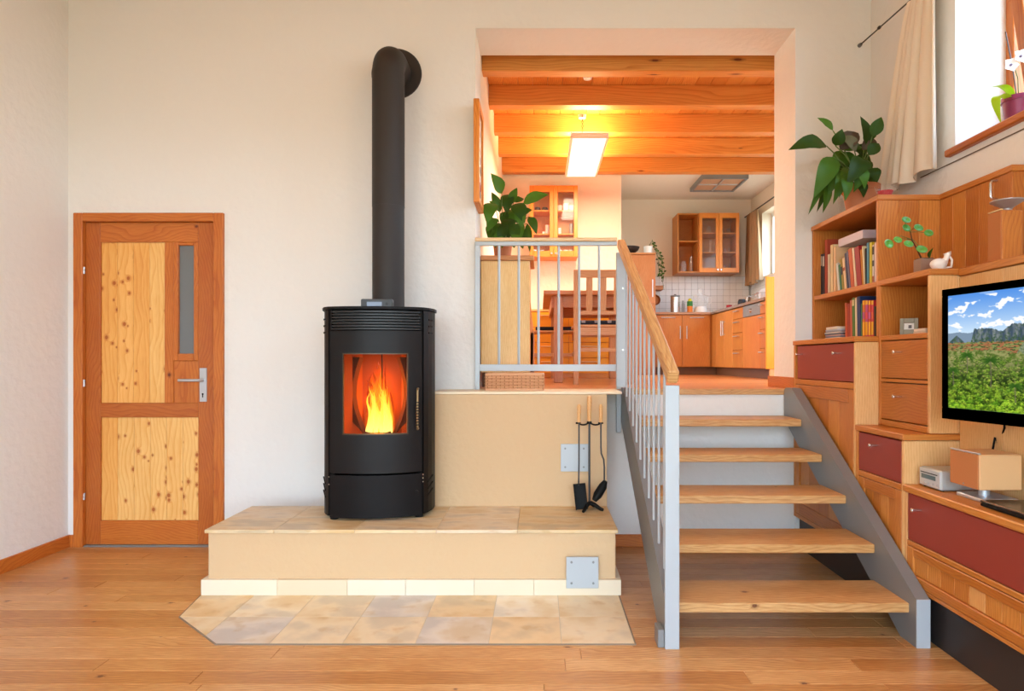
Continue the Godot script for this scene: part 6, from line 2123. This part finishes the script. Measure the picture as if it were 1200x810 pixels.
	for k in 6:
		var x := 1.505 + r.randf() * 0.07
		var d := 8.3 + r.randf() * 0.25
		var low := r.randf_range(2.02, 2.3)
		var pts := [pc + Vector3(0, 0.09, 0), pc + Vector3(0.05, 0.14 + r.randf() * 0.05, 0.02), Vector3(x, 2.5, -d), Vector3(x + r.randf_range(-0.01, 0.03), lerpf(2.5, low, 0.5), -d), Vector3(x + r.randf_range(0.0, 0.03), low, -d)]
		b = mb()
		b.tube(pts, 0.0025, 6)
		part(tp, "vine", b, M.stem)
		for j in 9:
			var u := 1.0 + 3.0 * (j + r.randf()) / 9.0
			var i := int(u)
			var at: Vector3 = (pts[i] as Vector3).lerp(pts[mini(i + 1, 4)], u - i)
			b = mb()
			b.leaf(at, at + Vector3(r.randf_range(-0.04, 0.045), r.randf_range(-0.03, 0.02), r.randf_range(0.0, 0.03)), 0.022, Vector3(0, 0.3, 1), 0.1, 0.2, 4)
			part(tp, "leaf", b, pick("leaf"))
	var bc := Vector3(1.15, 2.5405, -8.45)
	b = mb()
	b.lathe(bc, [Vector2(0, 0), Vector2(0.05, 0), Vector2(0.12, 0.06), Vector2(0.14, 0.10), Vector2(0.13, 0.10), Vector2(0.10, 0.05), Vector2(0, 0.015)], 24)
	solo("bowl", b, hexm("2b2423", 0.4), "wide black bowl on top of the tall kitchen cabinet", "bowl", bc)
	# wall cabinet
	var x0 := 1.818
	var x1 := 2.625
	var wy0 := 2.34
	var wy1 := 3.123
	var wd := glass_cabinet("wall_cabinet", "orange wooden kitchen wall cabinet with open shelves and two glass doors", x0, x1, wy0, wy1, 8.62, 8.985, [[2.096, 2.361], [2.361, 2.625]], [], M.kitchen, M.honey)
	part(wd, "divider", boxes([[2.084, 2.098, wy0 + 0.017, wy1 - 0.017, 8.642, 8.975]], 0.002, 1), M.kitchen)
	part(wd, "shelf", boxes([[x0 + 0.017, 2.083, 2.745, 2.761, 8.645, 8.975]], 0.002, 0), M.kitchen)
	for y in [2.60, 2.855]:
		part(wd, "shelf", boxes([[2.099, x1 - 0.017, y, y + 0.014, 8.65, 8.975]], 0.002, 0), M.kitchen)
	var bot := wy0 + 0.0165
	glass_jar(Vector3(1.92, bot, -8.75), 0.04, 0.15, "squat clear storage jar in the open part of the kitchen wall cabinet", "")
	glass_jar(Vector3(2.02, bot, -8.75), 0.026, 0.21, "slim glass bottle in the open part of the kitchen wall cabinet", "")
	var g := "glasses behind the kitchen cabinet doors"
	var where := ["left", "right"]
	for q in [[2.17, 0.03, 0.09, 0], [2.27, 0.036, 0.11, 1]]:
		glass_jar(Vector3(q[0], 2.8695, -8.8), q[1], q[2], "%s glass on the top shelf behind the left kitchen cabinet door" % ["smaller", "larger"][q[3]], g)
	for q in [[2.44, 0.035, 0.08, 0], [2.54, 0.035, 0.08, 1]]:
		glass_jar(Vector3(q[0], 2.8695, -8.8), q[1], q[2], "%s glass of the pair on the top shelf behind the right kitchen cabinet door" % where[q[3]], g)
	glass_jar(Vector3(2.17, 2.6145, -8.8), 0.036, 0.05, "low wide glass on the middle shelf behind the left kitchen cabinet door", g)
	glass_jar(Vector3(2.29, 2.6145, -8.8), 0.018, 0.19, "tall slender glass vase behind the left kitchen cabinet door", g)
	for k in 3:
		glass_jar(Vector3(2.42 + 0.065 * k, 2.6145, -8.8), 0.022, 0.06 + 0.012 * k, "%s of three glasses on the middle shelf behind the right kitchen cabinet door" % ["lowest", "middle", "tallest"][k], g)
		glass_jar(Vector3(2.42 + 0.065 * k, bot, -8.8), 0.022, 0.09 + 0.018 * k, "%s of three tumblers on the bottom board behind the right kitchen cabinet door" % ["shortest", "middle", "tallest"][k], g)
	# things on the worktop
	var cc := Vector3(1.79, ct, -8.66)
	var cn := thing("canister", "large steel canister on the rear worktop", "canister", cc)
	b = mb()
	b.lathe(cc, [Vector2(0, 0), Vector2(0.058, 0), Vector2(0.060, 0.01), Vector2(0.060, 0.215), Vector2(0.056, 0.22), Vector2(0, 0.222)], 28)
	part(cn, "body", b, M.chrome)
	b = mb()
	b.lathe(cc + Vector3(0, 0.2225, 0), [Vector2(0, 0), Vector2(0.062, 0), Vector2(0.062, 0.012), Vector2(0.02, 0.016), Vector2(0.012, 0.03), Vector2(0, 0.032)], 24)
	part(cn, "lid", b, M.steel_dark)
	var gc := Vector3(1.89, ct, -8.64)
	b = mb()
	b.lathe(gc, [Vector2(0, 0), Vector2(0.016, 0), Vector2(0.018, 0.12), Vector2(0.012, 0.14), Vector2(0.012, 0.165), Vector2(0, 0.166)], 16)
	solo("pepper_mill", b, M.steel_dark, "slim grey mill beside the steel canister", "mill", gc)
	var oc := Vector3(1.975, ct, -8.62)
	var bo := thing("bottle", "orange bottle with green sleeve and yellow cap on the worktop", "bottle", oc)
	b = mb()
	b.lathe(oc, [Vector2(0, 0), Vector2(0.034, 0), Vector2(0.036, 0.02), Vector2(0.036, 0.09), Vector2(0, 0.09)], 20)
	part(bo, "body", b, hexm("f0801c", 0.4))
	b = mb()
	b.lathe(oc, [Vector2(0, 0.0905), Vector2(0.037, 0.0905), Vector2(0.036, 0.155), Vector2(0, 0.156)], 20)
	part(bo, "sleeve", b, hexm("2f7a28", 0.4))
	b = mb()
	b.lathe(oc, [Vector2(0, 0.1565), Vector2(0.03, 0.1565), Vector2(0.016, 0.19), Vector2(0, 0.192)], 16)
	part(bo, "cap", b, hexm("d8cc28", 0.4))
	var jc := Vector3(2.13, ct, -8.68)
	var fp := thing("food_processor", "clear food processor with white base on the rear worktop", "food processor", jc)
	b = mb()
	b.lathe(jc, [Vector2(0, 0), Vector2(0.085, 0), Vector2(0.09, 0.02), Vector2(0.07, 0.09), Vector2(0, 0.092)], 24)
	part(fp, "base", b, M.white)
	b = mb()
	b.lathe(jc, [Vector2(0.07, 0.093), Vector2(0.095, 0.12), Vector2(0.10, 0.23), Vector2(0.06, 0.25), Vector2(0.03, 0.255), Vector2(0.03, 0.33), Vector2(0.026, 0.33), Vector2(0.026, 0.25), Vector2(0.058, 0.245), Vector2(0.096, 0.228), Vector2(0.09, 0.12), Vector2(0.066, 0.095)], 24)
	part(fp, "bowl", b, M.clear)
	b = mb()
	b.tube([jc + Vector3(0.098, 0.22, 0), jc + Vector3(0.14, 0.21, 0), jc + Vector3(0.14, 0.14, 0), jc + Vector3(0.094, 0.12, 0)], 0.009, 8)
	part(fp, "handle", b, M.white)
	glass_jar(Vector3(2.235, ct, -8.55), 0.03, 0.045, "low glass jar in the worktop corner", "")
	var kc := Vector3(2.62, ct, -8.5)
	b = mb()
	b.lathe(kc, [Vector2(0, 0), Vector2(0.055, 0), Vector2(0.058, 0.02), Vector2(0.05, 0.14), Vector2(0.04, 0.17), Vector2(0, 0.175)], 24)
	b.tube([kc + Vector3(0.048, 0.15, 0), kc + Vector3(0.09, 0.15, 0), kc + Vector3(0.095, 0.08, 0), kc + Vector3(0.058, 0.04, 0)], 0.009, 8)
	solo("kettle", b, hexm("35353a", 0.3, 0.4), "dark kettle in the kitchen corner by the window", "kettle", kc)
	b = mb()
	var tcn := Vector3(2.47, ct, -8.55)
	b.lathe(tcn, [Vector2(0, 0), Vector2(0.036, 0), Vector2(0.036, 0.10), Vector2(0, 0.102)], 20)
	solo("tin", b, hexm("b31d35", 0.4), "red tin left of the dark kettle", "tin", tcn)
	# sink with tap and a rack of plates
	var sk := thing("sink", "steel sink with arched tap in the right-hand worktop", "sink", Vector3(2.55, ct, -7.9))
	part(sk, "rim", boxes([[2.33, 2.78, ct + 0.0005, ct + 0.008, 7.62, 8.12]], 0.003), M.steel)
	part(sk, "basin", boxes([[2.37, 2.74, ct + 0.0085, ct + 0.0105, 7.66, 8.08]], 0.001), M.steel_dark)
	b = mb()
	b.tube([Vector3(2.72, ct + 0.011, -7.9), Vector3(2.72, ct + 0.15, -7.9), Vector3(2.69, ct + 0.19, -7.9), Vector3(2.62, ct + 0.19, -7.9), Vector3(2.59, ct + 0.15, -7.9)], 0.011, 10)
	part(sk, "tap", b, M.chrome)
	var rk := thing("dish_rack", "wire dish rack on the right-hand worktop", "dish rack", Vector3(2.5, ct, -7.15))
	b = mb()
	for k in 2:
		var h := ct + 0.008 + 0.09 * k
		for e in [[2.34, 6.95, 2.66, 6.95], [2.34, 7.40, 2.66, 7.40], [2.34, 6.95, 2.34, 7.40], [2.66, 6.95, 2.66, 7.40]]:
			b.cyl(Vector3(e[0], h, -e[1]), Vector3(e[2], h, -e[3]), 0.004, 0.004, 6)
	for e in [[2.34, 6.95], [2.66, 6.95], [2.34, 7.40], [2.66, 7.40]]:
		b.cyl(Vector3(e[0], ct, -e[1]), Vector3(e[0], ct + 0.1, -e[1]), 0.004, 0.004, 6)
	part(rk, "wires", b, M.chrome)
	for k in 5:
		var pc2 := Vector3(2.5, ct + 0.095, -7.0 - k * 0.07)
		b = mb()
		b.xf = Transform3D(Basis(Vector3.RIGHT, PI / 2 - 0.15), pc2)
		b.lathe(Vector3.ZERO, [Vector2(0, 0), Vector2(0.05, 0), Vector2(0.082, 0.012), Vector2(0.082, 0.016), Vector2(0.05, 0.005), Vector2(0, 0.005)], 22)
		solo("plate", b, M.white, ["white plate nearest the viewer in the wire dish rack", "white plate second from the viewer in the wire dish rack", "white plate in the middle of the wire dish rack", "white plate second from the sink in the wire dish rack", "white plate nearest the sink in the wire dish rack"][k], "plate", pc2, "plates in the dish rack")
	# little shelf with a tray and a pan beside the tall cabinet
	var ws := thing("wall_rack", "small brown wooden rack on the wall beside the tall cabinet", "rack", Vector3(1.55, 2.16, -8.98))
	part(ws, "board", boxes([[1.48, 1.66, 2.13, 2.19, 8.80, 8.985]], 0.006, 0), M.table)
	var fc := Vector3(1.56, 2.0, -8.9)
	var pn := thing("pan", "copper and black pan hanging below the small wooden rack", "pan", fc)
	b = mb()
	b.xf = Transform3D(Basis(Vector3.RIGHT, PI / 2 - 0.1), fc)
	b.lathe(Vector3.ZERO, [Vector2(0, 0), Vector2(0.06, 0.0), Vector2(0.075, 0.035), Vector2(0.072, 0.035), Vector2(0.056, 0.005), Vector2(0, 0.005)], 24)
	part(pn, "bowl", b, hexm("a8683c", 0.3, 0.6))
	b = mb()
	b.cyl(fc + Vector3(0, 0.07, -0.01), fc + Vector3(0, 0.13, -0.02), 0.007, 0.007, 8)
	part(pn, "handle", b, M.black)
	# ceiling lamp, switched off
	var lx := 2.20
	var ld0 := 7.77
	var ld1 := 8.39
	var cl := thing("ceiling_lamp", "square metal-framed kitchen ceiling lamp with four amber panes", "lamp", Vector3(lx, 3.335, -8.08))
	var w := 0.278
	part(cl, "frame", boxes([[lx - w, lx + w, 3.335, 3.389, ld0, ld0 + 0.03], [lx - w, lx + w, 3.335, 3.389, ld1 - 0.03, ld1], [lx - w, lx - w + 0.03, 3.335, 3.389, ld0 + 0.03, ld1 - 0.03], [lx + w - 0.03, lx + w, 3.335, 3.389, ld0 + 0.03, ld1 - 0.03]], 0.004), M.steel_dark)
	part(cl, "cross_bar", boxes([[lx - 0.01, lx + 0.01, 3.34, 3.36, ld0 + 0.03, ld1 - 0.03], [lx - w + 0.03, lx + w - 0.03, 3.341, 3.359, 8.07, 8.09]], 0.002), M.alu)
	for q in [[-1, 0], [1, 0], [-1, 1], [1, 1]]:
		var xa := lx + (-w + 0.03 if q[0] < 0 else 0.011)
		var da := ld0 + 0.031 if q[1] == 0 else 8.091
		part(cl, "pane", boxes([[xa, xa + w - 0.041, 3.352, 3.358, da, da + 0.268]], 0.0), hexm("c99a78", 0.4))
	# curtain at the kitchen window
	var rb := mb()
	rb.cyl(Vector3(2.80, 3.135, -8.95), Vector3(2.80, 3.135, -6.8), 0.008, 0.008, 8)
	rb.cyl(Vector3(2.80, 3.135, -8.9), Vector3(2.899, 3.135, -8.9), 0.006, 0.006, 6)
	rb.cyl(Vector3(2.80, 3.135, -6.9), Vector3(2.899, 3.135, -6.9), 0.006, 0.006, 6)
	solo("curtain_rod", rb, hexm("4a3c34", 0.5, 0.3), "short dark curtain rod over the kitchen window", "curtain rod", Vector3(2.80, 3.135, -7.9))
	var kcm := mat(Color(0.72, 0.56, 0.40), 0.9)
	kcm.backlight_enabled = true
	kcm.backlight = Color(0.3, 0.2, 0.12)
	drape("curtain", "short tan pleated curtain beside the bright kitchen window", Vector3(2.80, 2.2, -8.6), 8.40, 8.82, 8.25, 8.88, 3.13, 2.20, 6, 0.04, kcm)

func glass_jar(c: Vector3, r: float, h: float, label: String, group: String) -> void:
	var b := mb()
	b.lathe(c, [Vector2(0, 0), Vector2(r, 0), Vector2(r, h * 0.7), Vector2(r * 0.75, h * 0.85), Vector2(r * 0.75, h), Vector2(r * 0.62, h), Vector2(r * 0.62, h * 0.84), Vector2(r * 0.86, h * 0.7), Vector2(r * 0.86, h * 0.05), Vector2(0, h * 0.05)], 16)
	solo("glass_jar", b, M.clear, label, "glass", c, group)

# lamps of the living room, above the frame
func build_room_lamps() -> void:
	for q in [[-1.5, 1.9, "left white disc lamp on the living room ceiling"], [0.6, 1.9, "right white disc lamp on the living room ceiling"]]:
		var c := Vector3(q[0], CEIL, -q[1])
		var t := thing("ceiling_lamp", q[2], "lamp", c)
		var b := mb()
		b.cyl(c, c + Vector3(0, -0.05, 0), 0.24, 0.24, 32)
		part(t, "housing", b, M.white)
		b = mb()
		b.cyl(c + Vector3(0, -0.0505, 0), c + Vector3(0, -0.075, 0), 0.225, 0.2, 32)
		part(t, "diffuser", b, glow(Color(1, 0.8, 0.55), 2.0))
		var l := AreaLight3D.new()
		l.name = "lamp_light"
		l.area_size = Vector2(0.38, 0.38)
		l.light_color = Color(1, 0.78, 0.55)
		l.light_energy = ROOM_E
		l.area_range = 12.0
		l.area_attenuation = 2.0
		l.shadow_enabled = true
		t.add_child(l)
		l.position = Vector3(0, -0.078, 0)
		l.rotation_degrees = Vector3(-90, 0, 0)
